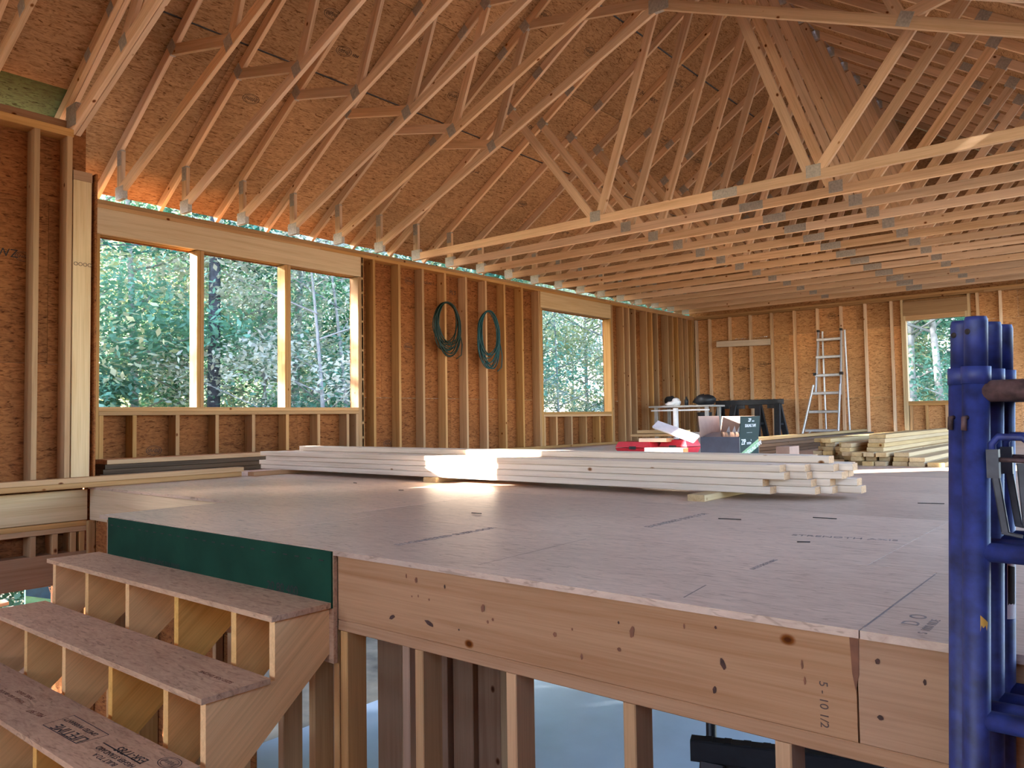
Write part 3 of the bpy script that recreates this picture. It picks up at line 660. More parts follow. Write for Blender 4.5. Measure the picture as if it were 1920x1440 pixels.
def foyer_truss(name):
    t = empty(name)
    for f in (lambda p: p, mx):
        s = 1 if f((0, 0))[0] == 0 else -1
        x0 = 0.42 if s > 0 else 0.0
        mem(t, 'top_chord', f((x0, fo_top(x0))), f((CX-.003, fo_top(CX))), t=TT)
        mem(t, 'bottom_chord', f((0.9 if s > 0 else 0.0, fo_bot(0.9 if s > 0 else 0.0))), f((CX-.003, fo_bot(CX))), t=TT)
        mem(t, 'web', f((1.79, fo_bot(1.79)+.045)), f((2.35, fo_top(2.35)-.04)))
        if s > 0:
            plate(t, f((1.22, fo_top(1.22)+0.0)), 0.09, 0.08, s*0.54); plate(t, f((1.585, fo_top(1.585)+0.0)), 0.09, 0.08, s*0.54)
            plate(t, f((0.94, 2.80)), 0.18, 0.17)
        plate(t, f((1.79, fo_bot(1.79)+.02)), 0.10, 0.10, s*.4)
    plate(t, (CX, fo_top(CX)-.03), .14, .12); plate(t, (CX, fo_bot(CX)), .14, .12)
    return t
t2 = foyer_truss('foyer_truss')
for k, y in enumerate((2.425, 2.466, 1.80, 1.19, 0.58, -0.03, -0.64, -1.25, -1.86, -2.47, -3.08, -3.69)):
    t = t2 if k == 0 else copy_tree(t2)
    t.matrix_basis = Matrix.Translation((0, y, 0))
    tag(t, ('front ply of the doubled truss over the end of the foyer wall', 'back ply of the doubled truss, slightly lower edge toward the vaulted trusses', 'single foyer truss next to the doubled truss',
            )[k] if k < 3 else 'foyer roof truss, %s one in front of the doubled truss' % ORD[k-2], 'roof truss', 'foyer roof trusses')

# ------------------------------------------------------------------ staircase
st = empty('staircase', (3.95, 1.5, -1.18), 'rough staircase of six plywood stringers with three panel treads climbing to the deck', 'staircase')
RISE, RUN = 0.2, 0.2475
def tread_z(k): return -0.185-RISE*k
for k in range(5):
    y1 = 1.765-RUN*k; y0 = y1-0.24-0.0
    box('tread', 3.005, y0-0.003, tread_z(k)-0.019, 4.898, y1, tread_z(k), st, 'tread')
prof = [(1.775, -0.204)]
for k in range(5):
    prof += [(1.775-RUN*(k+1)+0.02, tread_z(k)-0.0195), (1.775-RUN*(k+1)+0.02, tread_z(k+1)-0.0195 if k < 4 else -1.18)]
prof += [(0.80, -1.18), (1.775, -0.366)]
def stringer(x, t=0.032):
    n = len(prof); V = [(-t/2, p[0]-1.3, p[1]+0.6) for p in prof]+[(t/2, p[0]-1.3, p[1]+0.6) for p in prof]
    F = [tuple(range(n)), tuple(range(2*n-1, n-1, -1))]+[(i, i+n, (i+1) % n+n, (i+1) % n) for i in range(n)]
    # turn so that the grain (local X) runs down the stair slope in YZ
    a = math.atan2(RISE, RUN); R = Matrix.Rotation(math.pi/2, 4, 'Z') @ Matrix.Rotation(-a, 4, 'Y')
    Ri = R.inverted(); V = [Ri @ Vector(v) for v in V]
    me = mesh('stringer', V, F)
    return link('stringer', me, st, M['ply'], Matrix.Translation((x, 1.3, -0.6)) @ R)
for x in (3.03, 3.40, 3.80, 4.215, 4.625, 4.862): stringer(x)
for x in (3.03, 3.40, 3.80, 4.215, 4.625, 4.862): pass
# stamps printed upside-down on the third tread
ZT = tread_z(2)+0.0006
text('tread_print', 'LIFETIME', 0.058, (4.412, 1.150, ZT), (-1, -0.02, 0), (0.02, -1, 0), st)
text('tread_print', 'LIMITED WARRANTY', 0.026, (4.392, 1.187, ZT), (-1, -0.02, 0), (0.02, -1, 0), st)
for a, b in (((4.144, 1.102), (4.137, 1.207)), ((4.137, 1.207), (4.423, 1.206)), ((4.423, 1.206), (4.415, 1.107)), ((4.415, 1.107), (4.144, 1.102))):
    d = Vector((b[0]-a[0], b[1]-a[1], 0)); n = Vector((-d.y, d.x, 0)).normalized()*0.0016; c = Vector(((a[0]+b[0])/2, (a[1]+b[1])/2, ZT))
    V = [Vector((a[0], a[1], ZT))-n-c, Vector((a[0], a[1], ZT))+n-c, Vector((b[0], b[1], ZT))+n-c, Vector((b[0], b[1], ZT))-n-c]
    link('tread_print', mesh('tread_print', V, [(3, 2, 1, 0)]), st, M['ink'], Matrix.Translation(c))
text('tread_print', 'ESR-1785', 0.046, (4.735, 1.195, ZT), (-1, -0.03, 0), (0.03, -1, 0), st)
box('tread_print', 4.476, 1.163, ZT-0.0004, 4.737, 1.167, ZT+0.0003, st, 'ink')
text('tread_print', 'HIGHER STANDARD', 0.027, (4.741, 1.150, ZT), (-1, -0.01, 0), (0.01, -1, 0), st)
text('tread_print', 'BUILT TO A', 0.027, (4.687, 1.121, ZT), (-1, -0.03, 0), (0.03, -1, 0), st)
text('tread_print', 'MILL 567', 0.03, (4.06, 1.145, ZT), (-1, -0.1, 0), (0.1, -1, 0), st, 'stain')
text('tread_print', 'TONGUE AND GROOVE', 0.022, (3.85, 1.150, ZT), (-1, -0.02, 0), (0.02, -1, 0), st, 'stain')
text('tread_print', 'PANEL GRADE', 0.024, (3.83, 1.188, ZT), (-1, -0.02, 0), (0.02, -1, 0), st, 'stain')
stamp(st, (4.80, 1.225, ZT), (-1, 0, 0), (0, -1, 0), 0.05, False, 77)
text('tread_print', 'SIZED FOR SPACING', 0.022, (4.84, 1.42, tread_z(1)+0.0006), (-1, 0, 0), (0, -1, 0), st, 'stain')
# green face riser panel at the head of the stairs
rp = empty('riser_panel', (4, 1.77, -0.1), 'dark green coated sheathing strip closing the riser at the head of the stairs', 'riser panel')
box('panel', 3.108, 1.764, -0.205, 4.90, 1.7715, -0.004, rp, 'green')
box('panel_core', 3.108, 1.7716, -0.40, 4.903, 1.789, -0.004, rp, 'tread')
for i in range(24):
    x = 3.14+i*0.0735; box('printed_dash', x, 1.7628, -0.0415, x+0.026, 1.7642, -0.0375, rp, 'ink')
text('panel_print', 'WALL SHEATHING 7/16 PANEL', 0.028, (3.45, 1.7637, -0.182), (1, 0, 0), (0, 0, 1), rp)
text('panel_print', '20 80 400', 0.05, (4.50, 1.7637, -0.186), (1, 0, 0), (0, 0, 1), rp)

# ------------------------------------------------------------------ lumber on the deck
def board(name, p0, p1, w, t, side, mat, label, group=None, cat='board'):
    o = stick(name, p0, p1, w, t, side, None, mat); tag(o, label, cat, group); return o
# stickers under the pile
board('lumber_spacer', (1.16, 3.79, 0.018), (1.16, 4.70, 0.018), 0.089, 0.036, (1, 0, 0), 'rim', 'brown lumber spacer under the far end of the white board pile', None, 'spacer')
board('lumber_spacer', (3.04, 4.085, 0.018), (3.04, 4.66, 0.018), 0.130, 0.036, (1, 0, 0), 'yellow', 'short lumber spacer under the middle of the white board pile', None, 'spacer')
board('lumber_spacer', (5.255, 3.915, 0.018), (5.255, 4.66, 0.018), 0.10, 0.036, (1, 0, 0), 'yellow', 'lumber spacer poking out under the near end of the white board pile', None, 'spacer')
LAY = ['bottom', 'second', 'third', 'fourth']; ROW = ['front', 'second', 'third', 'fourth', 'back']
x1s = {(0, 0): 5.585, (1, 0): 5.545, (2, 0): 5.66, (3, 0): 5.64, (0, 1): 5.79, (1, 1): 5.77, (2, 1): 5.75, (3, 1): 5.74, (2, 2): 5.90, (3, 2): 5.86, (0, 2): 5.85, (1, 2): 5.84, (0, 3): 5.97, (1, 3): 5.95, (2, 3): 5.88, (3, 3): 5.93}
x0s = {(0, 0): 0.80, (1, 0): 0.775, (2, 0): 0.87, (3, 0): 0.79}
for l in range(4):
    for r in range(5):
        y = 4.165+0.0925*r+random.uniform(-.002, .002)+(0.006 if l == 2 and r == 0 else 0)
        x1 = x1s.get((l, r), 5.85+random.uniform(-.08, .08)); x0 = x0s.get((l, r), x1-4.88+random.uniform(-.12, .05))
        z = 0.0365+0.0195+0.0395*l
        board('white_board', (x0, y, z), (x1, y, z), 0.089, 0.038, (0, 1, 0), 'pale', 'white sawn board in the long pile, %s layer, %s row' % (LAY[l], ROW[r]), 'boards of the long white pile')
board('white_board', (1.12, 4.40, 0.214), (5.82, 4.40, 0.214), 0.089, 0.038, (0, 1, 0), 'pale', 'single long white board lying on top of the pile, nearest the front', 'boards of the long white pile')
board('white_board', (0.92, 4.50, 0.214), (5.70, 4.50, 0.214), 0.089, 0.038, (0, 1, 0), 'pale', 'second long white board lying on top of the pile, behind the first', 'boards of the long white pile')
# two stacked boards reaching from the deck over the stairwell
board('stud_board', (1.055, 3.74, 0.0205), (1.10, 0.10, 0.0205), 0.089, 0.038, (1, 0, 0), 'stud', 'lower of two stacked boards running off the deck along the foyer wall', 'two boards beside the foyer wall')
board('stud_board', (1.055, 3.76, 0.0595), (1.105, 0.12, 0.0595), 0.089, 0.038, (1, 0, 0), 'stud', 'upper of two stacked boards running off the deck along the foyer wall', 'two boards beside the foyer wall')
# dark boards along the window wall
for k, (x, z, w, yb) in enumerate(((0.16, 0.022, 0.28, 5.7), (0.17, 0.062, 0.28, 6.0), (0.16, 0.102, 0.28, 5.6), (0.15, 0.142, 0.28, 5.9))):
    board('dark_plank', (x+0.02, 2.90+0.02*k, z), (x+0.02, yb, z), w, 0.038, (1, 0, 0), 'old' if k < 3 else 'stud', '%s dark plank in the stack along the foot of the window wall' % ('lowest', 'second', 'third', 'topmost')[k], 'dark planks under the window')
# dark stack near the far wall
n = 0
for l in range(4):
    for r in range(2):
        board('grey_plank', (3.29+0.25*r+random.uniform(-.01, .01), 8.5+random.uniform(0, .12), 0.022+0.0405*l), (3.29+0.25*r, 13.3+random.uniform(-.3, .3), 0.022+0.0405*l), 0.235, 0.038, (1, 0, 0), 'old',
              'dark weathered plank below the ladder, %s layer, %s side' % (LAY[l], ('ladder', 'open floor')[r]), 'weathered planks below the ladder')
board('grey_plank', (3.64, 8.52, 0.186), (3.50, 13.5, 0.186), 0.10, 0.038, (1, 0, 0), 'yellow', 'lighter board on top of the dark weathered plank stack', 'weathered planks below the ladder')
# yellow stack with ends towards us
def fx(x, k=1.07): return 7.2-(7.2-x)*k
cols = [(4.87, 6), (4.965, 6), (5.06, 5), (5.155, 5), (5.25, 3), (5.345, 3), (5.44, 3)]
for c, (x, hgt) in enumerate(cols):
    for l in range(hgt):
        y0 = 7.66+random.uniform(-.12, .12)-(0.05*c); xx = fx(x)+random.uniform(-.015, .015)*(1 if l > 2 else .3)
        board('yellow_board', (xx, y0, 0.0195+0.0385*l), (xx, y0+3.6, 0.0195+0.0385*l), 0.087, 0.037, (1, 0, 0), 'yellow',
              'yellow board of the floor stack, %s column from the dark planks, %s layer up' % (ORD[c], ORD[l]), 'yellow boards in the stack on the floor')
for l in range(4):
    board('yellow_board', (fx(5.36), 7.5+0.03*l, 0.135+0.0385*l), (fx(5.36), 12.0, 0.135+0.0385*l), 0.14, 0.037, (1, 0, 0), 'yellow', 'wide pale board of the raised bundle, %s up, on the yellow stack' % ORD[l], 'wide boards raised on the yellow stack')
for l in range(3):
    for r in range(2):
        if (l, r) == (2, 1): continue
        board('yellow_board', (fx(5.575)+0.135*r, 7.38+0.03*l-0.03*r, 0.0195+0.0385*l), (fx(5.575)+0.135*r, 11.4, 0.0195+0.0385*l), 0.12, 0.037, (1, 0, 0), 'yellow', 'broad yellow board by the open floor, %s layer, %s from the stack' % (LAY[l], ORD[r]), 'broad boards at the sunlit edge')
board('yellow_board', (fx(5.83)+.01, 7.36, 0.0195), (fx(5.83)+.01, 11.2, 0.0195), 0.13, 0.037, (1, 0, 0), 'yellow', 'outermost board of the yellow stack, flat on the floor', 'broad boards at the sunlit edge')

# ------------------------------------------------------------------ hoses on the wall
def hose(name, cy, cz, w, h, mat, label, k, n):
    rnd = random.Random(k)
    o = empty(name, (0.03, cy, cz), label, 'hose', 'coiled hoses on the window wall')
    for i in range(n):
        pts = []; dy, dz = rnd.uniform(-.035, .035), rnd.uniform(-.05, .03); ww, hh = w*rnd.uniform(.78, 1.0), h*rnd.uniform(.72, 1.0); x = 0.012+0.010*(i % 4)+rnd.uniform(0, .006)
        top = cz+h; sk = rnd.uniform(-.03, .05)
        for q in range(40):
            t = 2*math.pi*q/40
            pts.append((x+0.006*math.sin(t*3+i), cy+dy*(1-math.cos(t))/2+ww*math.sin(t)*(1+.06*math.sin(2*t+i))+sk*(1-math.cos(t))/2, top+dz*.15-hh*(1-math.cos(t))))
        tube('coil', pts, 0.0075, o, mat, 8, True)
    pts = [(0.03, cy+w*.95, cz), (0.035, cy+w*1.15, cz-h*.5), (0.03, cy+w*1.1, cz-h*.9), (0.03, cy+w*.7, cz-h*1.05)]
    tube('hose_end', pts, 0.007, o, mat, 8)
    tube('nail', [(-0.02, cy, cz+h-0.012), (0.06, cy, cz+h-0.004)], 0.005, o, 'steel', 6)
    return o
hose('garden_hose', 7.40, 1.645, 0.235, 0.36, 'hose_g', 'dark green hose coil hanging on the wall studs nearer the wide window', 3, 13)
hose('garden_hose', 8.235, 1.56, 0.23, 0.41, 'hose_t', 'teal blue hose coil hanging on the wall studs nearer the single window', 5, 11)

# ------------------------------------------------------------------ ladder
ld = empty('ladder', (2.6, 14.2, 0), 'aluminium multi-position ladder leaning on the studs of the far wall', 'ladder')
def ly(z): return 14.12+0.4*z/1.95
for s in (-1, 1):
    stick('rail', (2.70+s*0.215, ly(0.82)+.0, 0.80), (2.69+s*0.20, ly(1.95), 1.96), 0.06, 0.026, (0, 1, 0), ld, 'alu', 0.004)
    stick('outer_rail', (2.60+s*0.315-0.01, ly(0)-.035, 0.0), (2.685+s*0.23, ly(.9)-.03, 0.98), 0.06, 0.028, (0, 1, 0), ld, 'alu', 0.004)
    stick('brace', (2.605+s*0.28, ly(.06)-.03, 0.06), (2.61+s*0.15, ly(.17)-.03, 0.17), 0.03, 0.012, (0, 1, 0), ld, 'alu')
    box('rail_cap', 2.69+s*0.2-.02, ly(1.95)-.035, 1.945, 2.69+s*0.2+.02, ly(1.95)+.035, 1.985, ld, 'black')
    box('hinge_knob', 2.695+s*0.225-.025, ly(1.17)-.06, 1.15, 2.695+s*0.225+.025, ly(1.17)+.02, 1.20, ld, 'black')
    stick('back_rail', (2.745+s*0.205+.02, 14.56, 0.1), (2.72+s*0.195+.02, 14.57, 1.96), 0.025, 0.03, (1, 0, 0), ld, 'alu')
for i, z in enumerate((0.17, 0.50, 0.83, 1.15, 1.48, 1.80)):
    hw = 0.30-0.075*z/.9 if z < 0.9 else 0.21
    cx = 2.61+0.075*min(z, 1)
    stick('rung', (cx-hw, ly(z)-.02, z), (cx+hw, ly(z)-.02, z), 0.055, 0.05, (0, 1, 0), ld, 'alu', 0.008)

# ------------------------------------------------------------------ work table and things on it
tb = empty('work_table', (0.8, 12.6, 0), 'small grey work table on thin legs in the far corner', 'table')
box('table_top', 0.19, 12.35, 0.615, 1.36, 12.95, 0.645, tb, 'table')
box('apron', 0.22, 12.38, 0.55, 1.33, 12.40, 0.575, tb, 'white')
for x, y in ((0.30, 12.42), (1.27, 12.42), (0.30, 12.9), (1.27, 12.9)): box('leg', x-.025, y-.025, 0.0, x+.025, y+.025, 0.615, tb, 'table')
def blob(name, c, r, mat, parent=None, k=0, flat=1.0):
    rnd = random.Random(k); V = []; F = []; n, m = 12, 7
    for i in range(m+1):
        ph = math.pi*i/m
        for j in range(n):
            th = 2*math.pi*j/n; q = 1+rnd.uniform(-.22, .18)
            V.append((r[0]*q*math.sin(ph)*math.cos(th), r[1]*q*math.sin(ph)*math.sin(th), max(-r[2]*.75, r[2]*q*math.cos(ph))))
    for i in range(m):
        for j in range(n): F.append((i*n+j, (i+1)*n+j, (i+1)*n+(j+1) % n, i*n+(j+1) % n))
    return link(name, mesh(name, V, F, True), parent, M[mat], Matrix.Translation(c))
sw = empty('circular_saw', (0.47, 12.6, 0.645), 'black circular saw lying on the work table', 'power saw')
box('base_plate', 0.33, 12.52, 0.647, 0.60, 12.72, 0.655, sw, 'steel')
V, F = tube_geo([(0.46, 12.58, 0.735), (0.46, 12.63, 0.735)], 0.078, 20); link('blade_guard', mesh('blade_guard', V, F, True), sw, M['black'])
V, F = tube_geo([(0.45, 12.64, 0.735), (0.47, 12.76, 0.735)], 0.05, 14); link('motor', mesh('motor', V, F, True), sw, M['black'])
tube('handle', [(0.38, 12.66, 0.72), (0.42, 12.66, 0.80), (0.50, 12.66, 0.81), (0.56, 12.66, 0.76)], 0.018, sw, 'black', 10)
bgo = blob('tool_bag', (1.12, 12.65, 0.725), (0.20, 0.14, 0.105), 'black', None, 4); tag(bgo, 'slumped black tool bag on the work table', 'bag')
bt = empty('spray_can', (0.83, 12.55, 0.645), 'small dark can standing on the work table beside the bag', 'can')
V, F = tube_geo([(0.83, 12.55, 0.646), (0.83, 12.55, 0.74), (0.83, 12.55, 0.76), (0.83, 12.55, 0.80)], [0.035, 0.035, 0.018, 0.012], 14); link('body', mesh('body', V, F, True), bt, M['black'])
wp = empty('foam_pack', (0.68, 12.45, 0.645), 'white crumpled packaging draped over the table edge', 'packaging')
ob = blob('wrap', (0.68, 12.45, 0.70), (0.085, 0.07, 0.075), 'white', wp, 8); blob('flap', (0.60, 12.40, 0.675), (0.10, 0.06, 0.04), 'white', wp, 9)
bl = empty('white_roll', (0.77, 12.28, 0), 'upright white tube standing in front of the work table', 'tube')
V, F = tube_geo([(0.80, 12.20, 0.0), (0.80, 12.20, 0.60)], 0.045, 16); link('tube_body', mesh('tube_body', V, F, True), bl, M['white'])
bk = empty('dark_bin', (1.15, 12.65, 0), 'dark bin under the work table', 'bin')
V, F = tube_geo([(1.12, 12.65, 0.0), (1.12, 12.65, 0.5), (1.12, 12.65, 0.52)], [0.10, 0.125, 0.13], 18); link('body', mesh('body', V, F, True), bk, M['black'])

# saw horses by the far wall
def sawhorse(cx, cy, L, H, label, mat='black', yaw=0.0, z0=0.0):
    o = empty('sawhorse', (cx, cy, z0), label, 'sawhorse', 'black sawhorses', rotz=yaw)
    B = wm(o)
    def q(x, y, z): return B @ Vector((x, y, z))
    def lb(name, a, b, w, t, side): return stick(name, q(*a), q(*b), w, t, B.to_3x3() @ Vector(side), o, mat, 0.006)
    lb('top_beam', (-L/2, 0, H-0.04), (L/2, 0, H-0.04), 0.07, 0.09, (0, 1, 0))
    for k in range(9): lb('notch', (-L/2+.06+k*(L-.12)/8, 0, H+.003), (-L/2+.09+k*(L-.12)/8, 0, H+.003), 0.06, 0.010, (0, 1, 0))
    for sx in (-1, 1):
        for sy in (-1, 1):
            lb('leg', (sx*(L/2-0.09), sy*0.03, H-0.08), (sx*(L/2-0.03), sy*0.22, 0.0), 0.10, 0.05, (1, 0, 0))
        lb('gusset', (sx*(L/2-0.17), 0, H-0.15), (sx*(L/2-0.17), 0, H-0.06), 0.20, 0.05, (1, 0, 0))
        lb('spreader', (sx*(L/2-0.06), -0.15, H*0.42), (sx*(L/2-0.06), 0.15, H*0.42), 0.04, 0.04, (1, 0, 0))
    return o
sawhorse(1.84, 13.15, 0.95, 0.72, 'black plastic sawhorse standing in front of the far wall beside the ladder')
sawhorse(1.28, 13.75, 0.90, 0.73, 'black plastic sawhorse partly hidden behind the work table')

# ------------------------------------------------------------------ clutter behind the pile
def far(p, k=1.075): return (7.2-(7.2-p[0])*k, p[1]*k, 0.462-(0.462-p[2])*k)
pl = empty('scrap_stack', far((4.3, 5.4, 0.035)), 'low stack of plywood offcuts behind the white pile', 'offcut stack')
for k in range(4):
    p, q = far((3.92+.02*k, 5.12+.015*(k % 3), .2)), far((4.62-.03*(k % 2), 5.42, .2)); box('offcut', p[0], p[1], 0.0405*k, q[0], q[1], 0.0405*k+0.039, pl, 'old')
def case(name, x0, x1, y0, y1, z0, z1, label):
    x0, y0, z0 = far((x0, y0, z0)); x1, y1, z1 = far((x1, y1, z1)); z0 = 0.162
    o = empty(name, ((x0+x1)/2, (y0+y1)/2, z0), label, 'tool case', 'red cases')
    c = 0.02; zm = (z0+z1)/2
    for nm, za, zb in (('base', z0, zm-.003), ('lid', zm+.003, z1)):
        lo = c if nm == 'base' else 0; hi = c if nm == 'lid' else 0
        V = [(x0+lo, y0+lo, za), (x1-lo, y0+lo, za), (x1-lo, y1-lo, za), (x0+lo, y1-lo, za), (x0+hi, y0+hi, zb), (x1-hi, y0+hi, zb), (x1-hi, y1-hi, zb), (x0+hi, y1-hi, zb)]
        link(nm, mesh(nm, [(v[0]-x0, v[1]-y0, v[2]-z0) for v in V], [(0, 3, 2, 1), (4, 5, 6, 7), (0, 1, 5, 4), (1, 2, 6, 5), (2, 3, 7, 6), (3, 0, 4, 7)]), o, M['red'], Matrix.Translation((x0, y0, z0)))
    box('latch', (x0+x1)/2-.03, y0-.006, zm-.012, (x0+x1)/2+.03, y0+.004, zm+.012, o, 'black')
    return o
case('tool_case', 3.985, 4.29, 5.14, 5.38, 0.191, 0.272, 'red plastic tool case lying behind the long white pile, nearer the window wall')
case('tool_case', 4.30, 4.53, 5.25, 5.48, 0.191, 0.285, 'red plastic tool case wedged beside the cardboard box')
def scrap(name, a, b, w, t, side, mat, label): return board(name, far(a), far(b), w*1.07, t, side, mat, label, None, 'offcut')
scrap('scrap_board', (4.31, 5.06, 0.215), (4.60, 5.09, 0.215), 0.10, 0.042, (0, 1, 0), 'pale', 'short rounded white offcut in front of the red cases')
scrap('scrap_board', (4.07, 5.30, 0.318), (4.45, 5.36, 0.322), 0.20, 0.022, (0, 1, 0), 'yellow', 'tan scrap panel lying above the red case')
scrap('scrap_board', (4.10, 5.33, 0.345), (4.46, 5.40, 0.345), 0.16, 0.024, (0, 1, 0), 'yellow', 'pale scrap board topmost above the red case')
scrap('scrap_board', (4.18, 5.22, 0.286), (4.40, 5.24, 0.286), 0.14, 0.03, (0, 1, 0), 'pale', 'small pale block between red case and tan scrap panel')
scrap('trim_board', (4.27, 5.26, 0.402), (4.63, 5.20, 0.295), 0.075, 0.02, (0, 1, 0.9), 'scrapwhite', 'bluish white trim board leaning down towards the cardboard box')
scrap('trim_board', (4.30, 5.50, 0.31), (4.62, 5.55, 0.305), 0.10, 0.02, (0, 1, 0), 'scrapwhite', 'flat white trim offcut behind the leaning trim board')
o = box('grey_offcut', *far((4.25, 5.78, .2))[:2], 0.0, *far((4.66, 5.80, .2))[:2], 0.322, None, 'table'); tag(o, 'grey panel offcut standing on edge behind the clutter by the box', 'offcut')

bxo = empty('cardboard_box', (4.80, 5.37, 0), 'open cardboard box with glossy dark print and raised flaps', 'box')
bx0, bx1, by0, by1, bz = 4.662, 4.955, 5.20, 5.54, 0.309
th = 0.004
box('bottom', bx0, by0, 0.0, bx1, by1, th, bxo, 'card')
box('front_side', bx0, by0, 0.0, bx1, by0+th, bz, bxo, 'gloss')
box('back_side', bx0, by1-th, 0.0, bx1, by1, bz, bxo, 'card')
box('window_side', bx0, by0+th, 0.0, bx0+th, by1-th, bz, bxo, 'card')
box('print_side', bx1-th, by0+th, 0.0, bx1, by1-th, bz, bxo, 'boxprint')
def flap(name, a, b, up, mat):
    a, b, up = Vector(a), Vector(b), Vector(up); n = (b-a).cross(up).normalized()*th/2; c = (a+b)/2
    P = [a, b, b+up, a+up]
    V = [p-n-c for p in P]+[p+n-c for p in P]
    return link(name, mesh(name, V, [(0, 1, 2, 3), (7, 6, 5, 4), (0, 4, 5, 1), (1, 5, 6, 2), (2, 6, 7, 3), (3, 7, 4, 0)]), bxo, M[mat], Matrix.Translation(c))
flap('flap', (bx0, by0, bz), (bx0, by1, bz), (-0.012, 0, 0.15), 'card')
flap('flap', (bx0, by1, bz), (bx1, by1, bz), (0, 0.03, 0.145), 'card')
fl = flap('printed_flap', (bx1, by0, bz), (bx1, by1, bz), (0.012, 0.0, 0.145), 'boxprint')
flap('flap', (bx0+.02, by0, bz), (bx1-.01, by0, bz), (0.0, 0.15, 0.03), 'gloss')
XN = bx1+0.0005
text('box_print', 'ZIP', 0.055, (XN, by0+0.03, 0.255), (0, 1, 0), (0, 0, 1), bxo, 'white')
text('box_print', 'SYSTEM', 0.022, (XN, by0+0.125, 0.255), (0, 1, 0), (0, 0, 1), bxo, 'white')
V = [(0, by0+.01, .14), (0, by1-.005, .235), (0, by1-.005, .29), (0, by0+.01, .195)]
link('green_band', mesh('green_band', [(0, v[1]-by0, v[2]) for v in V], [(0, 1, 2, 3)]), bxo, M['boxgreen'], Matrix.Translation((XN, by0, 0)))
text('box_print', 'SEAM SEALING TAPE', 0.042, (XN+.0006, by0+.02, 0.152), (0, 1, 0.27), (0, -0.27, 1), bxo, 'white')
text('box_print', 'ZIP', 0.036, (XN+.0118, by0+.13, bz+.105), (0, 1, 0), (0.08, 0, 1), bxo, 'white')
text('box_print', 'SYSTEM', 0.012, (XN+.012, by0+.195, bz+.105), (0, 1, 0), (0.08, 0, 1), bxo, 'white')
text('box_print', 'SEALING TAPE', 0.03, (XN+.008, by0+.08, bz+.068), (0, 1, 0), (0.08, 0, 1), bxo, 'white')
text('box_print', '______ ____', 0.018, (XN+.004, by0+.12, bz+.03), (0, 1, 0), (0.08, 0, 1), bxo, 'white')
pf = empty('plastic_bag', (4.85, 5.42, 0.30), 'crumpled clear plastic bag rising out of the cardboard box', 'plastic bag')
rnd = random.Random(12); V, F = [], []
for k in range(7):
    b = len(V); x = 4.75+0.025*k; V += [(x, 5.36, 0.27), (x+.06, 5.40, 0.28), (x+.05+rnd.uniform(-.03, .03), 5.38+rnd.uniform(-.03, .03), 0.345+rnd.uniform(0, .06))]; F.append((b, b+1, b+2))
link('film', mesh('film', [(v[0]-4.7, v[1]-5.7, v[2]-.3) for v in V], F), pf, M['film'], Matrix.Translation((4.7, 5.7, .3)))
o = box('carton', 5.0, 5.75, 0.0, 5.10, 5.95, 0.225, None, 'card'); tag(o, 'small brown carton just behind the open box near the dark planks', 'carton')
# nails and chips of wood lying on the deck
for k, (x, y, a, L, nm, lb) in enumerate(((3.35, 3.52, 0.4, .035, 'wood_chip', 'curled dark wood chip on the deck in front of the white pile'), (4.62, 2.85, 0.1, .06, 'wood_sliver', 'thin wood sliver on the deck midway to the pile'), (5.72, 3.30, 0.2, .10, 'nail', 'dark nail lying on the open deck before the pile end'),
        (6.05, 3.55, 0.1, .10, 'nail', 'dark nail lying on the deck near the scaffold'), (6.20, 2.85, 0.5, .045, 'wood_sliver', 'thin wood sliver on the deck by the scaffold'), (6.3, 4.4, 0.35, .12, 'nail', 'dark nail farther off by the sunlit floor strip'), (2.6, 3.75, -.2, .05, 'wood_chip', 'wood chip just before the far half of the pile'))):
    o = stick(nm, (x-L/2*math.cos(a), y-L/2*math.sin(a), 0.004), (x+L/2*math.cos(a), y+L/2*math.sin(a), 0.004), 0.004, 0.003, (0, 0, 1), None, 'ink'); tag(o, lb, nm.replace('_', ' '))

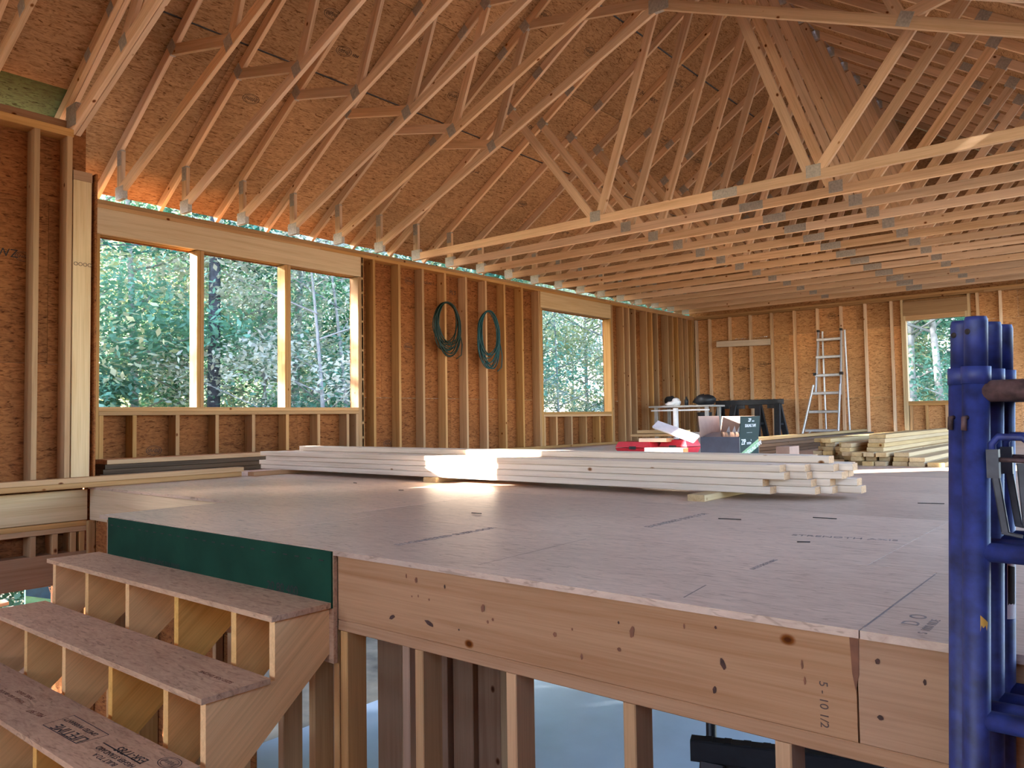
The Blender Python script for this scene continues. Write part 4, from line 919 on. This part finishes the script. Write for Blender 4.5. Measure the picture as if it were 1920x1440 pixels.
# ------------------------------------------------------------------ scaffold frames (nested, leaning on the deck edge)
LEAN = 0.034
def scaf(x, y, label, lock=True, sticker=False, zt=0.54, rz=(0.497, 0.222, -0.062, -0.36, -0.66), first='rust', chip=False, pin=True):
    o = empty('scaffold_frame', (x+LEAN*(-1.18-0.3), y, -1.18), label, 'scaffold frame', 'blue scaffold frames')
    def px(z): return x+LEAN*(z-0.3)
    tube('post', [(px(-1.18), y, -1.18), (px(zt-.027), y, zt-.027)], 0.0215, o, 'blue', 20)
    tube('collar', [(px(zt-.03), y, zt-.03), (px(zt), y, zt)], 0.0232, o, 'blue', 20)
    V, F = tube_geo([(px(zt), y, zt), (px(zt+.078), y, zt+.078), (px(zt+.086), y, zt+.086)], [0.0185, 0.0185, 0.0165], 20); link('coupling_pin', mesh('coupling_pin', V, F, True), o, M['blue'])
    d = Vector((-0.55, -0.83, 0)).normalized(); cpt = Vector((px(zt+.06), y, zt+.06))+d*0.0181
    tube('pin_hole', [cpt-d*.002, cpt+d*.0012], 0.0052, o, 'ink', 12)
    for i, z in enumerate(rz):
        tube('rung', [(px(z)+.012, y, z), (px(z)+1.5, y-0.02, z+.004)], 0.0185 if i == 0 else 0.0165, o, first if i == 0 else 'blue', 18)
        V = []; 
    tube('far_post', [(px(-1.18)+1.5, y-.02, -1.18), (px(zt)+1.5, y-.02, zt)], 0.0215, o, 'blue', 16)
    if lock:
        zl = 0.395; xl = px(zl)+.020
        tube('lock_loop', [(xl+.006, y-.012, zl-.012), (xl+.006, y-.014, zl+.012), (xl+.016, y-.016, zl+.024), (xl+.05, y-.018, zl+.023), (xl+.062, y-.018, zl+.012), (xl+.066, y-.018, zl-.03)], 0.0062, o, 'blue', 10)
        box('lock_block', xl-.002, y-.024, zl-.045, xl+.016, y-.004, zl+.003, o, 'steel')
        tube('lock_pin', [(xl+.01, y-.015, zl-.014), (xl+.066, y-.016, zl-.016)], 0.004, o, 'rust', 8)
        stick('brace_bar', (xl+.009, y-.016, zl-.035), (xl+.021, y-.018, zl-.135), 0.012, 0.010, (1, 0, 0), o, 'steel')
        stick('brace_bar', (xl+.05, y-.012, zl-.02), (xl+.055, y-.012, zl-.125), 0.02, 0.010, (1, 0, 0), o, 'steel')
        stick('hook', (xl+.016, y-.02, zl-.135), (xl+.045, y-.02, zl-.140), 0.006, 0.006, (0, 1, 0), o, 'steel')
    zb = 0.455
    return o, px
fA, pxA = scaf(6.921, 1.612, 'blue scaffold frame, second from the front, its post showing beside the far window', lock=False)
fB, pxB = scaf(6.952, 1.555, 'frontmost blue scaffold frame with rusty top rung and yellow paint chip')
fC, pxC = scaf(6.957, 1.672, 'blue scaffold frame third from the front, its post between front and back posts', lock=True)
fD, pxD = scaf(6.966, 1.742, 'rearmost blue scaffold frame with a paper sticker on its post', lock=False)
for o, px, y in ((fA, pxA, 1.612), (fB, pxB, 1.555)):
    p = Vector((px(.46), y, .452)); d = Vector((-0.5, -0.86, 0)).normalized()
    tube('bolt', [p+d*.02, p+d*.028, p+d*.03+Vector((0, 0, -.022))], 0.0045, o, 'rust', 8)
# yellow paint chip on the front post, paper sticker on the rear post
def patch(name, parent, px, y, z0, z1, a0, a1, r, mat, jag=0.0):
    V = []; F = []; n = 6
    for i in range(n+1):
        t = a0+(a1-a0)*i/n
        for z in (z0+jag*abs(math.sin(5*i)), z1-jag*i/n): V.append((px(z)+r*math.cos(t), y+r*math.sin(t), z))
    for i in range(n): F.append((2*i, 2*i+2, 2*i+3, 2*i+1))
    c = V[0]
    return link(name, mesh(name, [tuple(a-b for a, b in zip(v, c)) for v in V], F, True), parent, M[mat], Matrix.Translation(c))
patch('paint_chip', fB, pxB, 1.555, 0.09, 0.118, -1.15, -0.55, 0.0218, 'yellowchip', 0.012)
patch('sticker', fD, pxD, 1.742, 0.075, 0.215, -1.1, -0.2, 0.0218, 'white')
patch('sticker_print', fD, pxD, 1.742, 0.10, 0.175, -1.05, -0.35, 0.0221, 'ink', 0.004)

# ------------------------------------------------------------------ lower level things seen through the studs
def at_slab(x, y): return (x, y, SLAB)
bu = empty('plastic_bucket', (2.56, 4.6, -2.06), 'white plastic bucket with a dark lid below the deck', 'bucket')
BX, BYY, BZ = 2.56, 4.6, -2.06
sd = box('bucket_stand', BX-.3, BYY-.3, SLAB, BX+.3, BYY+.3, BZ, None, 'card'); tag(sd, 'brown crate carrying the white bucket on the lower slab', 'crate')
V, F = tube_geo([(BX, BYY, BZ), (BX, BYY, BZ+.30)], [0.13, 0.148], 24); link('body', mesh('body', V, F, True), bu, M['white'])
V, F = tube_geo([(BX, BYY, BZ+.30), (BX, BYY, BZ+.375)], [0.155, 0.15], 24); link('lid', mesh('lid', V, F, True), bu, M['black'])
d = Vector((7.2-BX, -BYY, 0)).normalized(); s_ = Vector((-d.y, d.x, 0))
text('bucket_print', 'WHITE', 0.07, Vector((BX, BYY, BZ+.19))+d*.152-s_*.15, s_, (0, 0, 1), bu, 'ink')
bpz = tube('steel_post', [(5.51, 3.5, -0.25), (5.51, 3.5, SLAB)], 0.024, None, 'black', 14); tag(bpz, 'slim black steel post holding up the deck', 'post')
sawhorse(5.95, 3.25, 0.75, 0.80, 'dark sawhorse standing on the lower slab below the deck edge', 'black', 0.35, SLAB+0.98)
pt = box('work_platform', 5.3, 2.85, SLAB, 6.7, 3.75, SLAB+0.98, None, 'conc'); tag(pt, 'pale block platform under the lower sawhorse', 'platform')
# sheathing sheets and offcuts outside the foyer opening
zp = empty('sheathing_sheet', (0.5, 2.37, -2.86), 'teal and blue printed sheathing sheet leaning outside the low opening', 'sheathing sheet')
box('sheet', 0.48, 2.285, -2.86, 0.50, 2.462, -0.62, zp, 'zipgreen')
V = [(0, 2.287, -0.83), (0, 2.46, -0.885), (0, 2.46, -0.63), (0, 2.287, -0.63)]
link('printed_band', mesh('printed_band', [(0, v[1]-2.28, v[2]+.8) for v in V], [(0, 1, 2, 3)]), zp, M['zipblue'], Matrix.Translation((0.5012, 2.28, -.8)))
text('sheet_print', 'ZIP', 0.042, (0.502, 2.445, -0.79), (0, 0.25, -1), (0, 1, 0.25), zp, 'white')
box('sheet_edge', 0.478, 2.462, -2.86, 0.502, 2.474, -0.62, zp, 'white')
for k in range(4):
    o = stick('offcut_board', (0.52, 1.45+.03*k, -1.02+.05*k), (0.56, 2.26-.06*k, -0.93+.045*k-0.015*(k % 2)), 0.12, 0.026, (1, 0, 0), None, 'pale'); tag(o, 'pale scrap board outside the low opening, %s from the top' % ('fourth', 'third', 'second', 'first')[k], 'offcut', 'scrap boards outside the foyer')
o = box('sun_block_stack', 0.3, 0.4, -2.86, 0.66, 2.27, -1.06, None, 'pale'); tag(o, 'stack of pale lumber added outside to block low sun, carrying the scrap boards', 'lumber stack')  # added under the scraps to stop low sun reaching the slab

# ------------------------------------------------------------------ forest
def leaf_quads(V, F, c, rad, n, size, rnd, flat=1.0, droop=0.0):
    for _ in range(n):
        while True:
            p = Vector((rnd.uniform(-1, 1), rnd.uniform(-1, 1), rnd.uniform(-1, 1)))
            if p.length <= 1: break
        p = p*(0.55+0.45*p.length)
        q = Vector((c[0]+p.x*rad, c[1]+p.y*rad, c[2]+p.z*rad*flat))
        u = Vector((rnd.gauss(0, 1), rnd.gauss(0, 1), rnd.gauss(0, .5)-droop)).normalized(); w = u.cross(Vector((rnd.gauss(0, .5), rnd.gauss(0, .5), 1))).normalized()
        s = size*rnd.uniform(.6, 1.3); b = len(V)
        V += [q-u*s, q+w*s*.5, q+u*s, q-w*s*.5]; F.append((b, b+1, b+2, b+3))
def broadleaf(h, cr, seed, nl, mat='leaf', bark='bark_p', base=0.25, tr=0.12):
    rnd = random.Random(seed); t = empty('broadleaf_tree', (0, 0, 0))
    lean = (rnd.uniform(-.5, .5), rnd.uniform(-.5, .5))
    pts = [(lean[0]*(k/6)**2, lean[1]*(k/6)**2, h*.85*k/6) for k in range(7)]
    V, F = tube_geo(pts, [tr*(1-.12*k) for k in range(7)], 8)
    LV, LF = [], []
    for k in range(22):
        z = h*rnd.uniform(base, .95); a = rnd.uniform(0, 6.28); r = cr*rnd.uniform(.25, 1)*(1-.5*abs(z/h-.6))
        c = (lean[0]*(z/h)**2+r*math.cos(a), lean[1]*(z/h)**2+r*math.sin(a), z+r*.25)
        tube_geo([(lean[0]*(z/h)**2, lean[1]*(z/h)**2, z-r*.2), (c[0]*.5, c[1]*.5, z), c], [tr*.3, tr*.2, tr*.1], 5, False, V, F)
        leaf_quads(LV, LF, c, cr*rnd.uniform(.28, .5), nl//22, 0.062, rnd, .6)
    link('trunk', mesh('trunk', V, F, True), t, M[bark]); link('crown', mesh('crown', LV, LF), t, M[mat])
    return t
def conifer(h, cr, seed, nl, base=0.1, tr=0.16, name='pine_tree'):
    rnd = random.Random(seed); t = empty(name, (0, 0, 0))
    V, F = tube_geo([(0, 0, 0), (0.05, 0, h*.5), (0, 0, h)], [tr, tr*.7, .02], 9)
    LV, LF = [], []; nb = int(h*5)
    for k in range(nb):
        z = h*(base+(1-base)*k/nb); r = cr*(1-.8*(z/h-base)/(1-base))*rnd.uniform(.6, 1.1); a = rnd.uniform(0, 6.28)
        e = (r*math.cos(a), r*math.sin(a), z-r*.15)
        tube_geo([(0, 0, z), e], [tr*.2, .008], 4, False, V, F)
        for q in range(4):
            f = .3+.23*q
            leaf_quads(LV, LF, (e[0]*f, e[1]*f, z-r*.15*f), r*.2+.15, nl//(nb*4), 0.085, rnd, .35, .3)
    link('trunk', mesh('trunk', V, F, True), t, M['bark']); link('crown', mesh('crown', LV, LF), t, M['needle'])
    return t
protos = [broadleaf(10, 3.0, 1, 10000), broadleaf(12, 3.4, 2, 12000, 'leaf', 'bark_p', .2), broadleaf(8, 2.6, 3, 8500, 'leaf_y', 'bark_p', .12, .09), conifer(15, 3.0, 4, 13000), conifer(12, 2.6, 5, 12000, .04), broadleaf(4.2, 1.7, 6, 8500, 'leaf', 'bark_p', .02, .05), conifer(15, 2.9, 7, 8000, .5), broadleaf(8.5, 2.7, 8, 10000, 'leaf_w', 'bark_p', .15, .07)]
LBL = ['tall green broadleaf tree in the woods outside the window wall', 'spreading green broadleaf tree in the woods outside the window wall', 'yellowing young tree in the woods outside the window wall',
       'dark pine with a straight trunk in the woods outside the window wall', 'dense dark conifer in the woods outside the window wall', 'low leafy sapling at the edge of the woods outside', 'unseen tall pine with a bare lower trunk, added to screen the windows from the sun', 'maple in the woods outside the window wall, sunlight painted into its leaf colour']
used = [False]*8
def plant(i, x, y, rz, s=1.0, z=-2.86, label=None):
    t = protos[i] if not used[i] else copy_tree(protos[i]); used[i] = True
    t.matrix_basis = Matrix.Translation((x, y, z)) @ Matrix.Rotation(rz, 4, 'Z') @ Matrix.Scale(s, 4)
    tag(t, label or LBL[i], 'tree', ('broadleaf trees', 'spreading trees', 'yellowing trees', 'pines', 'conifers', 'saplings', 'bare trunk pines', 'sunlit-painted maples')[i]+' outside')
rnd = random.Random(99)
# trees seen through the windows and under the eaves: fan out from the camera over azimuths
def polar(az_deg, dist): a = math.radians(az_deg); return 7.2-dist*math.sin(a), dist*math.cos(a)
for az in range(14, 78, 3):
    for ring, (d0, d1) in enumerate(((15, 19), (21, 27), (29, 38))):
        d = rnd.uniform(d0, d1); a = az+rnd.uniform(-1.2, 1.2)
        x, y = polar(a, d)
        if x > -6.2 and y < 16: x = -6.2-rnd.uniform(0, 1.5)
        if y > 14 and x > -6.5 and y < 22: y = 22+rnd.uniform(0, 3)
        i = rnd.choice([0, 1, 2, 3, 4] if ring else [0, 2, 5, 5, 1])
        if ring == 0 and 57.5 < a < 63.5: i = 5
        plant(i, x, y, rnd.uniform(0, 6.28), rnd.uniform(.85, 1.25)*(1.0 if ring < 2 else 1.25))
for az in (2, 6, 10, 13):
    for d in (21, 26, 32):
        x, y = polar(az+rnd.uniform(-1, 1), d); plant(rnd.choice([0, 1, 4, 5]), x, y, rnd.uniform(0, 6), rnd.uniform(.9, 1.2))
x, y = polar(60.4, 15.0); plant(6, x, y, 1.0, 0.86, label='big pine whose dark trunk stands in the middle pane of the wide window')
x, y = polar(57.3, 20.0); plant(6, x, y, 2.0, 1.2, label='pine whose trunk stands behind pale leaves in the middle pane of the wide window')
for a, d, q in ((52.6, 14.0, .9), (50.9, 15.5, .95), (56.6, 15.5, .78), (58.6, 17.5, .95), (66.5, 17.0, 1.2), (63.5, 19, 1.3), (32, 24, 1.0), (36, 23, .9), (15.0, 24.0, .8)):
    x, y = polar(a, d); plant(7, x, y, rnd.uniform(0, 6), q)
# unseen conifers added to block the low sun from the windows and front opening
for n_, L, i, q in ((-4.2, 13, 6, 1.1), (-5.6, 16, 6, 1.1), (-6.0, 13, 4, 1.5), (-7.3, 15, 4, 1.5), (-8.7, 14, 4, 1.5), (-6.4, 19, 4, 1.6), (-7.9, 19, 4, 1.6), (-4.6, 21, 6, 1.1), (-7.0, 23, 3, 1.3), (-9.5, 17, 4, 1.5),
                    (2.6, 15, 4, 1.5), (3.6, 13, 4, 1.5), (4.6, 16, 4, 1.5), (5.6, 14, 4, 1.5), (6.8, 17, 4, 1.5), (3.8, 20, 4, 1.6), (5.2, 21, 4, 1.6)):
    x, y = -0.66*L+n_*0.752, -0.752*L-n_*0.66; plant(i, x, y, rnd.uniform(0, 6), q)
# undergrowth by the house, added to keep low sun off the lower slab
for k in range(24):
    plant(5, -3.7-1.3*(k % 3)+rnd.uniform(-.3, .3), -4.5+0.8*k+rnd.uniform(-.3, .3), rnd.uniform(0, 6), rnd.uniform(.84, .98) if k < 12 else rnd.uniform(.7, .8))
